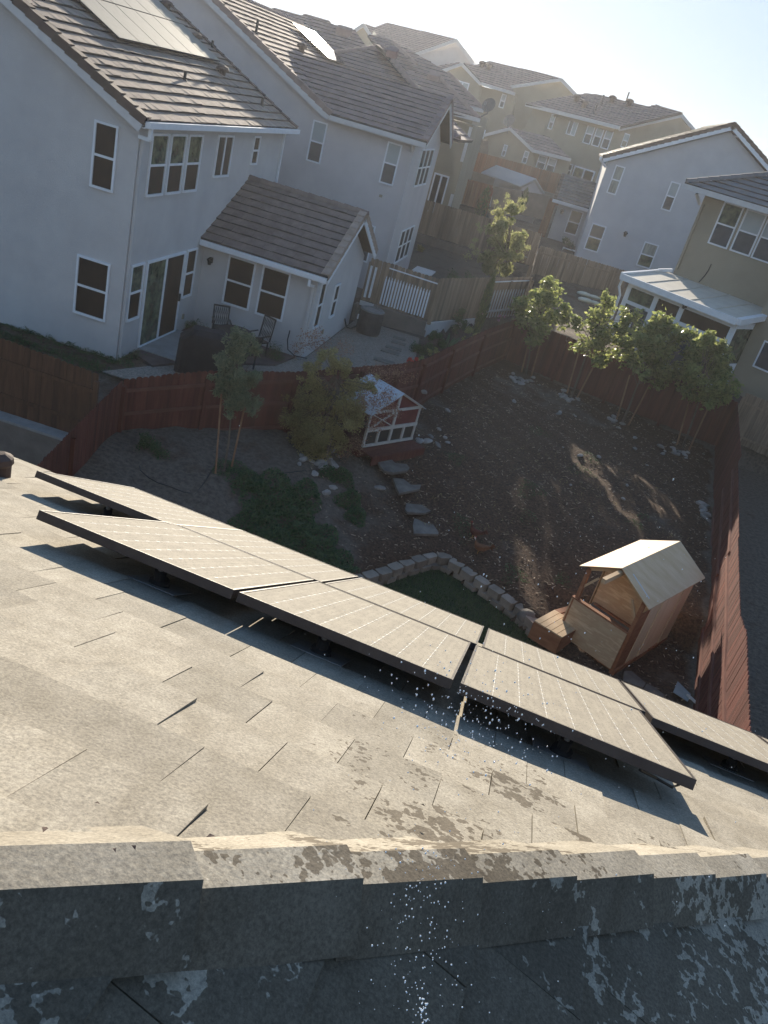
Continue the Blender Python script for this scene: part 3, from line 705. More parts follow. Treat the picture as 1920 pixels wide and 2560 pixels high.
def roof_px(mb, pxs, P, eu, ew, k, m=0, fm=1, **kw):
    P, eu, ew = Vector(P), Vector(eu).normalized(), Vector(ew).normalized()
    n = Z-ew*k; pts = [onpl(p, n, P)-P for p in pxs]
    poly = [(q.dot(eu), q.dot(ew)) for q in pts]; wm = min(p[1] for p in poly)
    poly = [(u, w-wm) for u, w in poly]
    tile_roof(mb, P+ew*wm+Z*(k*wm), eu, ew, k, poly, m=m, fm=fm, **kw)
def wall_px(mb, pxs, n, P, depth, t=.5):
    n = Vector(n).normalized(); pts = [onpl(p, n, P) for p in pxs]; mb.prism(pts, -n*depth, t)
def line_px(mb, p, q, n, P, w=.06, h=.2, off=.0):
    n = Vector(n).normalized(); a, c = onpl(p, n, Vector(P)+n*off), onpl(q, n, Vector(P)+n*off); mb.bar(a, c, w, h, up=Z)
rn = random.Random(8)
# ================================================================== HOUSE C : blue grey house, right middle
hC = thing('stucco_house', 'blue grey two storey stucco house with broad gable facing the yard, right of centre', 'house', (1.7, 53.5, -6.5), 'stucco houses')
b = MB(); YC = 53.5
b.prism([V(1.68, YC, -6.8), V(13.4, YC, -6.8), V(13.4, YC, -.55), V(7.54, YC, 2.62), V(1.68, YC, -.55)], V(0, 13, 0))
b.prism([V(-.33, 60.0, -6.8), V(1.7, 60.0, -6.8), V(1.7, 60.0, -3.8), V(-.33, 60.0, -3.8)], V(0, 5, 0)); b.prism([V(-.33, 60.0, -3.8), V(-.33, 65, -3.8), V(-.33, 62.5, -2.7)], V(2.0, 0, 0)); b.build('wall', M['stucco_blue'], hC)
b = MB(); kC = .542
tile_roof(b, (1.24, YC-.3, -.36), Y, X, kC, [(0, 0), (13.8, 0), (13.8, 6.3), (0, 6.3)], expo=.4, fm=1)
tile_roof(b, (13.84, YC-.3, -.36), Y, -X, kC, [(0, 0), (13.8, 0), (13.8, 6.3), (0, 6.3)], expo=.4, fm=1)
ridge_caps(b, (7.54, YC-.3, 3.06), (7.54, YC+13.5, 3.06), w=.34)
tile_roof(b, (-.76, 59.62, -3.64), X, Y, .5, [(0, 0), (2.5, 0), (2.5, 2.95), (0, 2.95)], expo=.4, fm=1, lift=.05)
ridge_caps(b, (-.78, 62.55, -2.15), (1.7, 62.55, -2.15), w=.3)
rC = b.build('roof', [M['tile_c'], M['felt_shade']], hC)
rt, rb = Multi(), Multi(); rake(rt, rb, (1.24, YC-.32, -.32), (7.54, YC-.32, 3.1), -Y, board=.24); rake(rt, rb, (13.84, YC-.32, -.32), (7.54, YC-.32, 3.1), -Y, board=.24)
rake(rt, rb, (-.76, 59.62, -3.60), (-.76, 62.57, -2.12), -X, board=.15)
rt.build('rake_tile', M['tile_dk'], rC); rb.build('barge_board', M['white'], hC)
b = MB(); b.box((-.80, 59.46, -3.86), (2.5, 0, 0), (0, .14, 0), (0, 0, .2)); b.box((1.12, YC-.3, -.56), (.14, 0, 0), (0, .5, 0), (0, 0, .18)); b.bar((1.2, YC-.2, -.55), (1.62, YC+.0, -.85), .1, .1); b.build('gutter', M['white'], hC)
OC = V(0, YC, 0)
for pts, kw in (((R5(533, 390), R5(607, 408), R5(530, 618), R5(460, 598)), dict(pane='curtain', pane2='curtain')),
                ((R5(943, 510), R5(1015, 530), R5(937, 740), R5(862, 720)), dict(pane='blind', pane2='glass_sl')),
                ((R5(358, 818), R5(465, 850), R5(397, 1045), R5(293, 1013)), dict(pane='glass_sl', pane2='glass_gr'))):
    winpx(hC, OC, X, -Y, *pts, w=.075, **kw)
q = onpl(R5(750, 950), -Y, (0, YC-.03, 0)); q2 = onpl(R5(858, 980), -Y, (0, YC-.03, 0))
window(hC, OC, X, -Y, q.x, q2.x, q.z-1.5, q.z-.05, pane='curtain', pane2='glass_gr', w=.075)
winpx(hC, V(0, 60, 0), X, -Y, N5(1300, 800), N5(1422, 835), N5(1340, 1068), N5(1220, 1030), pane='glass_sl', pane2='glass_dk', w=.075)
wall_lamp(hC, onpl(R5(603, 898), -Y, (0, YC-.04, 0)), -Y, 1.3); wall_lamp(hC, onpl(R5(135, 735), -Y, (0, 59.96, 0)), -Y, 1.3)
b = MB(); q = ony(R5(1355, 285), YC)
for i in range(6): b.box(q+V(-.28, -.035, i*.15), (.56, 0, 0), (0, .04, 0), (0, 0, .08))
b.build('gable_vent', M['stucco_blue'], hC)

# ================================================================== HOUSE D : tan house with the white sunroom, right edge
hD = thing('stucco_house', 'tan two storey stucco house at the right edge with a white sunroom on its front', 'house', (6.03, 36.88, -6.6), 'stucco houses')
PD = V(6.03, 36.88, 0); aD = V(.816, -.578, 0).normalized(); bD = V(.578, .816, 0).normalized(); nD = -bD
D = lambda s, d, z: PD+aD*s+bD*d+Z*z
b = MB(); b.prism([D(-.9, 0, -7.2), D(11, 0, -7.2), D(11, 0, -.55), D(-.9, 0, -.55)], bD*9)
b.prism([D(3.75, -1.25, -7.2), D(11, -1.25, -7.2), D(11, -1.25, -.55), D(3.75, -1.25, -.55)], bD*1.24); b.build('wall', M['stucco_tan'], hD)
b = MB(); kD = .5
tile_roof(b, D(-1.62, -.62, -.36), aD, bD, kD, [(0, 0), (13, 0), (13, 5.2), (5.2, 5.2)], expo=.40, fm=1, lift=.05)
tile_roof(b, D(-1.62, 9.78, -.36), -bD, aD, kD, [(0, 0), (10.4, 0), (5.2, 5.2)], expo=.40, fm=1, lift=.05)
tile_roof(b, D(2.9, -1.85, -.36), aD, bD, kD, [(0, 0), (9, 0), (9, 4), (4, 4)], expo=.40, fm=1, lift=.05)
ridge_caps(b, D(-1.60, -.60, -.26), D(3.58, 4.58, 2.33), w=.34, h=.10, step=.42)
rD = b.build('roof', [M['tile_c'], M['felt_shade']], hD)
b = MB(); b.bar(D(-1.62, -.70, -.46), D(4, -.70, -.46), .14, .20); b.bar(D(-1.60, -.68, -.46), D(-1.60, 4, -.46), .14, .20); b.bar(D(-1.1, -.35, -.6), D(-.95, -.05, -.95), .1, .1)
b.build('gutter', M['offwhite'], hD)
b = MB(); dnspout(b, D(-.80, 0, 0), -.9, -3.55, nD, .1); b.build('downspout', M['stucco_tan'], hD)
for pts in ((R5(1340, 660), R5(1487, 705), R5(1352, 1018), R5(1210, 970)), (R5(1503, 712), R5(1655, 760), R5(1523, 1075), R5(1375, 1025))):
    winpx(hD, PD, aD, nD, *pts, pane='glass_gr' if pts[0][0] < 1850 else 'blind', pane2='glass_sl', w=.06)
window(hD, PD, aD, nD, .97+.98, 1.80+.98, -2.22, -.57, pane='blind', pane2='glass_sl')
window(hD, PD-bD*1.25, aD, nD, 4.35, 5.8, -5.75, -4.7, 'slide', pane='glass_sl')
b = MB(); c = [onpl(S6(*p), nD, PD+nD*.03) for p in ((1040, 175), (1010, 240), (970, 300), (930, 345), (905, 372))]; b.tube(c, .02, 6); b.build('cable', M['hose'], hD)
# sunroom
sr = thing('sunroom', 'white framed glazed sunroom with flat panelled roof against the tan house', 'sunroom', D(-1, -1, -6.6))
s0, s1, dp, zb_, zf_ = -1.24, 3.82, 3.25, -3.78, -4.10
b = MB(); b.prism([D(s0, 0, zb_), D(s0, 0, zb_-.1), D(s0, -dp, zf_-.1), D(s0, -dp, zf_)], aD*(s1-s0))
for i in range(1, 5):
    s = s0+(s1-s0)*i/5; b.bar(D(s, 0, zb_+.012), D(s, -dp, zf_+.012), .035, .025)
rS = b.build('roof_panel', mat('sunroom_roof', (.52, .47, .39), (.60, .55, .46), 2.2, .7, .15, 20), sr)
b = MB()
b.bar(D(s0-.02, -dp-.06, zf_-.08), D(s1+.05, -dp-.06, zf_-.08), .12, .24); b.bar(D(s0-.06, 0, zb_-.04), D(s0-.06, -dp, zf_-.04), .12, .22); b.bar(D(s1+.1, .0, zb_-.06), D(s1+.1, -dp, zf_-.06), .22, .22)
b.bar(D(s0+.25, -.02, zb_+.12), D(s0-.1, -.5, zb_-.02), .12, .12); b.tube([D(s0-.02, -dp+.1, zf_-.2), D(s0-.05, -dp+.12, zf_-.5), D(s0+.08, -dp+.2, zf_-.8), D(s0+.1, -dp+.25, -6.7)], .05, 8)
b.build('gutter', M['white'], sr)
ins = .32; f0, f1, fz = s0+.3, s1-.12, zf_-.2
b = MB(); yy = -dp+ins
def post(s, w=.14, z0=-6.8, z1=None): b.box(D(s-w/2, yy, z0), aD*w, bD*.1, Z*((z1 or fz)-z0))
def rail(sa, sb, z0, z1): b.box(D(sa, yy-.005, z0), aD*(sb-sa), bD*.09, Z*(z1-z0))
W5 = f1-f0; cuts = [f0, f0+W5*.29, f0+W5*.53, f1-.10]
cuts = [f0, f0+1.28, f0+2.45, f1]
for c in cuts: post(c, .2)
for i in range(3):
    a, c = cuts[i]+.1, cuts[i+1]-.1; rail(a, c, fz-.18, fz+.02); rail(a, c, -5.12, -4.98); rail(a, c, -6.75, -6.6); post((a+c)/2, .06, -6.6, -5.12)
for dd in (yy+.05, -.2): b.box(D(f1-.06, dd, -6.8), aD*.12, bD*.16, Z*(fz+6.8))
b.box(D(f1-.04, yy+.2, fz-.2), aD*.08, bD*(dp-ins-.3), Z*.2); b.box(D(f1-.04, yy+.2, -6.8), aD*.08, bD*(dp-ins-.3), Z*.9)
b.box(D(f0-.06, yy+.2, fz-.3), aD*.08, bD*(dp-ins-.2), Z*.32); b.box(D(f0-.06, yy+.2, -6.8), aD*.08, bD*(dp-ins-.2), Z*.9)
for c in (.3, 1.6, 2.8): b.box(D(f0-.06, -dp+ins+c-.2, -6.8), aD*.09, bD*.09, Z*(fz+6.8))
b.build('window_frame', M['white'], sr)
for i in range(3):
    a, c = cuts[i]+.1, cuts[i+1]-.1
    g = MB(); g.box(D(a, yy+.03, -4.98), aD*(c-a), bD*.02, Z*(fz-.18+4.98)); g.build('transom_pane', M['glass_gr'] if i == 0 else M['glass_dk'], sr)
    g = MB(); g.box(D(a, yy+.03, -6.6), aD*(c-a), bD*.02, Z*1.48); g.build('pane', M['glass_sl'] if i != 1 else M['glass_dk'], sr)
g = MB(); g.box(D(f1-.02, yy+.22, -5.9), aD*.03, bD*(dp-ins-.4), Z*(fz-.2+5.9)); g.build('side_pane', M['glass_gr'], sr)
g = MB(); g.box(D(f0-.03, yy+.22, -5.9), aD*.03, bD*(dp-ins-.4), Z*(fz-.3+5.9)); g.build('side_pane', M['glass_sl'], sr)
b = MB(); b.box(D(f0, yy+.3, -6.75), aD*W5, bD*(dp-.8), Z*.05); b.build('floor', M['conc'], sr)
wall_lamp(sr, onpl(S6(765, 625), nD, D(0, yy-.03, 0)), nD, .95)

# ================================================================== HOUSE E : tan house just past the lilac one
hE = thing('stucco_house', 'tan two storey stucco house with hipped roofs right behind the lilac grey one', 'house', (-6.2, 50.5, -6.8), 'stucco houses')
b = MB(); YE = 50.5
b.box((-17, YE, -7), (10.8, 0, 0), (0, 5, 0), (0, 0, 6.35)); b.box((-17, YE+4.9, -7), (10.1, 0, 0), (0, 8, 0), (0, 0, 6.9)); b.build('wall', M['stucco_tan'], hE)
b = MB(); PE = V(-6, YE-.35, -.24)
roof_px(b, [L3(0, 720), L3(440, 835), L3(825, 935), L3(315, 400), L3(170, 365), K2(850, 620), K2(560, 190), K2(270, 115), K2(0, 20), K2(-60, 300)], PE, X, Y, .5, expo=.42)
a = onpl(L3(822, 925), (0, -.5, 1), PE); c = onpl(L3(318, 405), (0, -.5, 1), PE)
ridge_caps(b, a+Z*.06, c+Z*.06, w=.3, h=.09, step=.42)
b.face([a, a+V(-1, 4, .2), c+V(0, 4, 0), c], .5, 0)
PE2 = V(-6, YE+4.6, .42)
roof_px(b, [L3(400, 690), L3(870, 810), L3(422, 338), L3(200, 190), K2(1050, 330), K2(850, 250), K2(720, 250), K2(820, 380)], PE2, X, Y, .5, expo=.42)
a = onpl(L3(868, 798), (0, -.5, 1), PE2); c = onpl(L3(424, 342), (0, -.5, 1), PE2); ridge_caps(b, a+Z*.06, c+Z*.06, w=.3, h=.09, step=.42)
b.face([a, a+V(-1, 4, .2), c+V(0, 4, 0), c], .5, 0)
a = onpl(K2(1355, 625), (0, -.5, 1), PE2+Z*.5); c = onpl(K2(1052, 333), (0, -.5, 1), PE2+Z*.5); ridge_caps(b, a, c, w=.3, h=.09, step=.42)
rE = b.build('roof', [M['tile_b'], M['felt_shade']], hE)
b = Multi(); line_px(b, L3(435, 838), L3(828, 940), -Y, (0, YE-.42, 0), .14, .2); line_px(b, L3(640, 760), L3(872, 815), -Y, (0, YE+4.2, 0), .14, .2); b.build('gutter', M['offwhite'], hE)
d = winpx(hE, V(0, YE, 0), X, -Y, Z4(1425, 955), Z4(1580, 995), Z4(1500, 1400), Z4(1345, 1360), kind='door', pane='glass_dk', w=.09, name='sliding_door')
b = Multi(); dnspout(b, (-6.28, YE, 0), -.75, -2.6, -Y, .16); dnspout(b, (-6.28, YE, 0), -4.4, -6.4, -Y, .16); b.build('downspout', M['offwhite'], hE)
b = Multi()
q = onpl(L3(210, 430), (0, -.5, 1), PE); b.box(q+V(-.35, 0, -.05), (.7, 0, 0), (0, .35, .17), (0, 0, .35)); q = onpl(K2(380, 260), (0, -.5, 1), PE); b.box(q+V(-.4, 0, -.05), (.9, 0, 0), (0, .35, .17), (0, 0, .45)); b.build('roof_vent', M['tile_b'], rE)

# ================================================================== far tan house (gable, left) and its neighbours up the hill
hF = thing('stucco_house', 'distant tan house with small front gable over a pair of windows', 'house', (-12, 84, -3.5), 'stucco houses')
b = MB(); YF = 84.0
wall_px(b, [L3(350, 330), L3(590, 215), L3(835, 480), L3(840, 560), L3(700, 1200), L3(330, 1100)], -Y, (0, YF, 0), 4)
wall_px(b, [L3(820, 490), L3(1290, 600), L3(1200, 1150), L3(690, 1200)], -Y, (0, YF+.3, 0), 4)
wall_px(b, [L3(1200, 570), (1262, 222), (1405, 203), (1441, 240), (1480, 300), (1400, 420), (1180, 420)], -Y, (0, YF+2.5, 0), 6); b.build('wall', M['stucco_tan'], hF)
b = MB()
roof_px(b, [L3(860, 455), L3(1280, 590), L3(1170, 400), L3(1000, 285), L3(620, 190)], (-8, YF-.4, onpl(L3(850, 455), -Y, (0, YF-.4, 0)).z), X, Y, .45, expo=.45)
roof_px(b, [(1262, 217), (1403, 196), (1360, 184), (1223, 153), (1180, 165), (1200, 185)], (-6, YF+2, onpl((1262, 218), -Y, (0, YF+2, 0)).z), X, Y, .45, expo=.45)
roof_px(b, [L3(285, 315), L3(590, 205), L3(560, 185), L3(100, 260)], (-13, YF-.2, onpl(L3(285, 310), -Y, (0, YF-.2, 0)).z), X, Y, .5, expo=.45)
rF = b.build('roof', [M['tile_b'], M['felt_shade']], hF)
b = Multi(); line_px(b, L3(280, 318), L3(592, 212), -Y, (0, YF-.3, 0), .12, .24); line_px(b, L3(588, 210), L3(838, 472), -Y, (0, YF-.3, 0), .12, .24)
line_px(b, L3(845, 462), L3(1282, 598), -Y, (0, YF-.5, 0), .12, .24); line_px(b, (1262, 220), (1404, 199), -Y, (0, YF+2.0, 0), .12, .24); line_px(b, (1403, 199), (1441, 239), -Y, (0, YF+2.0, 0), .12, .28); b.build('barge_board', M['offwhite'], hF)
winpx(hF, V(0, YF, 0), X, -Y, L3(530, 418), L3(700, 452), L3(665, 565), L3(490, 530), kind='slide', pane='blind', w=.1)
winpx(hF, V(0, YF+.3, 0), X, -Y, L3(1110, 590), L3(1182, 605), L3(1130, 785), L3(1072, 770), pane='blind', pane2='glass_sl', w=.09)
winpx(hF, V(0, YF, 0), X, -Y, L3(745, 1020), L3(905, 1060), L3(875, 1175), L3(715, 1135), kind='slide', pane='glass_sl', w=.1)
for p in (L3(850, 245), L3(935, 275)): box_vent(rF, onpl(p, (0, -.45, 1), (-8, YF-.4, onpl(L3(850, 455), -Y, (0, YF-.4, 0)).z)), 1.7)

hG = thing('stucco_house', 'distant tan house with three tall windows together and vents on its roof', 'house', (1.9, 75, -4.2), 'stucco houses')
aG, bG = V(.84, -.543, 0).normalized(), V(.543, .84, 0).normalized(); PG = V(1.9, 75, 0); nG = -bG
b = MB(); wall_px(b, [M4(180, 350), M4(1235, 640), N5(1640, 300), N5(1590, 640), N5(1000, 640), N5(450, 300), M4(60, 620)], nG, PG, 8)
cG = onpl(M4(1235, 640), nG, PG)
wall_px(b, [M4(1235, 640), (1530, 330), (1706, 291), (1735, 325), (1700, 480), (1480, 520)], aG, cG+aG*.01, 6); b.build('wall', M['stucco_tan'], hG)
b = MB(); zG = onpl(M4(1290, 612), nG, PG+nG*.5); PG2 = zG
roof_px(b, [M4(75, 305), M4(1290, 612), (1704, 281), (1640, 262), M4(1659, 345), M4(1000, 190), M4(860, 172), M4(740, 195), M4(650, 205)], PG2, aG, bG, .44, expo=.45)
rG = b.build('roof', [M['tile_b'], M['felt_shade']], hG)
b = Multi(); line_px(b, M4(75, 318), M4(1290, 622), nG, PG+nG*.6, .14, .26)
line_px(b, M4(1290, 640), (1704, 289), aG, cG+aG*.4, .1, .26); line_px(b, (1704, 289), (1736, 326), aG, cG+aG*.4, .1, .26); b.build('barge_board', M['offwhite'], hG)
b = Multi(); line_px(b, M4(1290, 618), (1704, 283), aG, cG+aG*.5, .2, .16); b.build('rake_tile', M['tile_dk'], rG)
for p in ((M4(885, 562), M4(983, 582), M4(905, 840), M4(805, 815)), (M4(1000, 592), M4(1100, 615), M4(1020, 872), M4(922, 848)), (M4(1122, 622), M4(1225, 645), M4(1135, 905), M4(1038, 882))): winpx(hG, PG, aG, nG, *p, pane='blind', pane2='glass_sl', w=.085)
winpx(hG, PG, aG, nG, M4(650, 505), M4(768, 535), M4(705, 730), M4(588, 700), kind='slide', pane='glass_sl', pane2='blind', w=.085)
winpx(hG, PG, aG, nG, M4(410, 440), M4(470, 455), M4(410, 645), M4(352, 632), pane='blind', pane2='glass_sl', w=.08)
winpx(hG, cG+aG*.01, bG, aG, M4(1358, 687), M4(1425, 700), M4(1370, 885), M4(1300, 870), pane='blind', pane2='glass_sl', w=.08)
winpx(hG, PG, aG, nG, M4(710, 1100), M4(965, 1185), N5(1500, 560), N5(1290, 500), kind='door', pane='glass_gr', pane2='glass_dk', w=.12, name='sliding_door')
winpx(hG, PG, aG, nG, M4(620, 1070), M4(690, 1095), N5(1280, 490), N5(1220, 480), pane='glass_sl', w=.1)
for p in (M4(720, 285), M4(815, 360), M4(1180, 300), M4(1400, 345)): box_vent(rG, onpl(p, Z-bG*.44, PG2)+Z*.1, 1.7)
for p in (M4(960, 435), M4(1045, 325), M4(1370, 290)): pipe_vent(rG, onpl(p, Z-bG*.44, PG2)+Z*.05, .8, .06)
# its single storey wing
hW = thing('garden_wing', 'single storey tan wing with a low gable in front of the distant three-window house', 'house', (-6, 73, -4.2))
b = MB(); YW = 73.0
wall_px(b, [N5(470, 75), N5(690, 12), N5(925, 240), N5(930, 480), N5(470, 350)], -Y, (0, YW, 0), 4); wall_px(b, [N5(900, 230), N5(1290, 325), N5(1230, 560), N5(900, 480)], -Y, (0, YW+.3, 0), 4); b.build('wall', M['stucco_tan'], hW)
b = MB(); zw = onpl(N5(930, 225), -Y, (0, YW-.3, 0))
roof_px(b, [N5(925, 222), N5(1290, 308), N5(1080, 90), N5(700, 0)], zw, X, Y, .5, expo=.45); roof_px(b, [N5(425, 72), N5(690, 4), N5(720, 0), N5(690, -18)], onpl(N5(425, 72), -Y, (0, YW-.2, 0)), X, Y, .5, expo=.45); rW = b.build('roof', [M['tile_b'], M['felt_shade']], hW)
b = Multi(); line_px(b, N5(425, 75), N5(692, 8), -Y, (0, YW-.3, 0), .12, .22); line_px(b, N5(692, 8), N5(925, 235), -Y, (0, YW-.3, 0), .12, .22); line_px(b, N5(925, 228), N5(1292, 318), -Y, (0, YW-.4, 0), .12, .22); b.build('barge_board', M['offwhite'], hW)
winpx(hW, V(0, YW, 0), X, -Y, N5(635, 160), N5(672, 170), N5(640, 285), N5(600, 275), pane='blind', pane2='glass_sl', w=.07)
winpx(hW, V(0, YW, 0), X, -Y, N5(838, 222), N5(885, 235), N5(850, 355), N5(803, 343), pane='blind', pane2='glass_sl', w=.07)
for p in ((N5(980, 262), N5(1065, 285), N5(1025, 420), N5(940, 395)), (N5(1078, 290), N5(1160, 312), N5(1118, 450), N5(1035, 425))): winpx(hW, V(0, YW+.3, 0), X, -Y, *p, pane='blind', pane2='glass_sl', w=.075)

hH = thing('stucco_house', 'distant lilac gabled house highest on the skyline, at the upper centre', 'house', (-16, 100, -2), 'stucco houses')
YH = 98.0; b = MB(); wall_px(b, [(1020, 142), (1140, 104), (1182, 158), (1190, 230), (1010, 230)], -Y, (0, YH, 0), 8); b.build('wall', M['stucco_lilac'], hH)
b = MB(); PH = onpl((1022, 143), -Y, (0, YH-.5, 0))
roof_px(b, [(1020, 144), (1139, 97), (967, 57), (938, 68), (915, 95), (920, 120), (960, 150)], PH, X, Y, .42, expo=.5); rH = b.build('roof', [M['tile_b'], M['felt_shade']], hH)
b = Multi(); line_px(b, (1022, 143), (1140, 101), -Y, (0, YH-.4, 0), .14, .3); line_px(b, (1139, 100), (1183, 159), -Y, (0, YH-.4, 0), .14, .34); b.build('barge_board', M['offwhite'], hH)
hI = thing('stucco_house', 'far brown roofed house with small white edged gable peeping over the lilac grey roof', 'house', (-30, 90, -2), 'stucco houses')
YI = 92.0; b = MB(); wall_px(b, [K2(560, 205), K2(665, 125), K2(740, 250), K2(760, 420), K2(540, 420)], -Y, (0, YI, 0), 5); b.build('wall', M['stucco_tan'], hI)
b = MB()
PI_ = onpl(K2(540, 210), -Y, (0, YI-.5, 0))
roof_px(b, [(672, 26), (686, 20), (753, 39), (764, 35), (822, 52), (832, 63), (885, 77), (900, 95), (905, 130), (700, 130)], onpl((800, 125), -Y, (0, 62, 0)), X, Y, .40, expo=.5)
roof_px(b, [K2(535, 212), K2(672, 95), K2(820, 150), K2(760, 262), K2(666, 118), K2(560, 200)], PI_, X, Y, .42, expo=.5); b.build('roof', [M['tile_b'], M['felt_shade']], hI)
b = Multi(); line_px(b, K2(535, 205), K2(668, 115), -Y, (0, YI-.4, 0), .14, .3); line_px(b, K2(668, 115), K2(758, 255), -Y, (0, YI-.4, 0), .14, .3); b.build('barge_board', M['offwhite'], hI)
# satellite dishes and the grey shed
def sat_dish(p, r, label, base):
    t = thing('satellite_dish', label, 'dish', base, 'satellite dishes'); g = MB(); c = Vector(p)
    ax = V(-.35, -.85, .4).normalized(); x = ax.cross(Z).normalized(); y = x.cross(ax); n = 14
    for rr, dd in ((0, 1),):
        ring = [[c+(x*cos(2*pi*a/n)+y*sin(2*pi*a/n))*r*f+ax*(f*f*.16*r) for a in range(n)] for f in (.05, .4, .75, 1.0)]
        for i in range(3):
            for a in range(n): g.face([ring[i][a], ring[i][(a+1) % n], ring[i+1][(a+1) % n], ring[i+1][a]]); g.face([q-ax*.03 for q in (ring[i+1][a], ring[i+1][(a+1) % n], ring[i][(a+1) % n], ring[i][a])])
    g.build('reflector', M['dish'], t, smooth=True)
    g = MB(); g.tube([Vector(base), c-Z*r*.9-ax*.1, c-ax*.08], .05, 6); g.build('mast', M['dish'], t)
    g = MB(); g.tube([c-y*r, c-y*r*.3+ax*r*1.05], .03, 6); g.lathe(c-y*r*.3+ax*r*1.05, [(.06, -.1), (.08, .1)], 6); g.build('feed_arm', M['alu'], t)
q = onpl(L3(945, 745), -Y, (0, 53.2, 0)); sat_dish(q, .42, 'grey satellite dish by the eave of the hipped tan house', q+V(-.45, .2, -.8))
q = onpl(L3(1210, 945), -Y, (0, 72.8, 0)); sat_dish(q, .5, 'dark satellite dish on the low gable of the single storey tan wing', q+V(.1, .2, -.9))

# ================================================================== OUR ROOF
AZ, DP, D0, HN = radians(4.893), radians(26.57), .6082, -.160
eU = V(cos(AZ), -sin(AZ), 0); dV = V(sin(AZ)*cos(DP), cos(AZ)*cos(DP), -sin(DP)); nR = eU.cross(dV)
dH = V(sin(AZ), cos(AZ), 0)
RP = lambda u, v, h=0.0: eU*u+dV*v+nR*(h-D0)
def ruv(p, h=0.0): r = ray(*p); q = r*((h-D0)/nR.dot(r)); return q.dot(eU), q.dot(dV)
tH = (eU+dV/cos(DP)).normalized(); sH = V(sin(AZ+3*pi/4), cos(AZ+3*pi/4), 0); kH = sH.cross(tH)
HO = RP(0, 1.83, -.168)
WET_SHADE = []
def wp(p, h, amp, r): u, v = ruv(p, h); WET_SHADE.append((RP(u, v, h), amp, r))
for p, a, r in (((1050, 1960), .72, .26), ((1080, 1850), .66, .22), ((1110, 1780), .58, .24), ((1290, 1965), 1.15, .12), ((1310, 1920), .80, .09), ((1420, 2085), 1.3, .055), ((1090, 2060), 1.0, .13), ((1350, 2060), .66, .12), ((1500, 2030), .44, .3), ((900, 1900), .44, .24), ((1180, 1880), .56, .26), ((1650, 2010), .40, .4), ((780, 1960), .38, .3)): wp(p, HN, a, r)
for p, a, r in (((620, 2160), .56, .16), ((800, 2160), .8, .16), ((1000, 2160), 1.1, .22), ((1200, 2160), 1.1, .25), ((1500, 2150), .66, .35), ((1750, 2150), .55, .5), ((330, 2160), .40, .2), ((150, 2280), .66, .2), ((300, 2330), .72, .2), ((520, 2245), 1.4, .14), ((700, 2245), 1.6, .2), ((1000, 2245), 1.7, .3), ((1350, 2250), 1.4, .35), ((180, 2245), .62, .25), ((380, 2245), .72, .2), ((500, 2300), 1.2, .2), ((800, 2320), 1.5, .35), ((1200, 2330), 1.6, .5), ((1600, 2300), 1.3, .4), ((1850, 2280), .98, .8), ((250, 2500), .82, .3), ((700, 2500), 1.3, .35), ((1200, 2520), 1.5, .5), ((1800, 2450), 1.3, .9), ((60, 2450), .74, .2)): wp(p, -.10, a, r)  # right slope's amounts raised to put its shade into the wet darkening
def densify(o, centres, rad, cuts):
    import bmesh
    me = o.data; off = Vector(o['_b']); bm = bmesh.new(); bm.from_mesh(me)
    ed = set()
    for f in bm.faces:
        c = f.calc_center_median()+off
        if any((c-q).length < rad for q in centres) and f.calc_area() > .003: ed.update(f.edges)
    bmesh.ops.subdivide_edges(bm, edges=list(ed), cuts=cuts, use_grid_fill=True)
    bm.to_mesh(me); bm.free()
def wet_shade_attr(o):
    me = o.data; at = me.attributes.new('wet', 'FLOAT', 'POINT'); off = Vector(o['_b']); vals = []
    for v in me.vertices:
        p = v.co+off; w = 0
        sd = (p-HO).dot(sH); grp = WET_SHADE[:13] if sd < -.17 else (WET_SHADE[13:20] if sd < .10 and v.normal.dot(sH) < .35 else WET_SHADE[20:])
        for c, a, r in grp:
            d2 = (p-c).length_squared/(r*r)
            if d2 < 4: w = max(w, a*(1-d2/4)**.6 if d2 < 4 else 0)
        vals.append(w)
    at.data.foreach_set('value', vals)
hO = thing('tiled_roof_house', 'nearest house, its pale wet concrete roof tiles filling the foreground', 'house', RP(-2, 4, HN-.3))
b = MB(); rr_ = random.Random(21)
VE = 6.60; cD = cos(DP)
O1 = RP(.045, VE, HN-.030); hu = lambda v: (v-1.83)/1.118
apex_u, apex_v = -1.5, 1.83-1.5*1.118
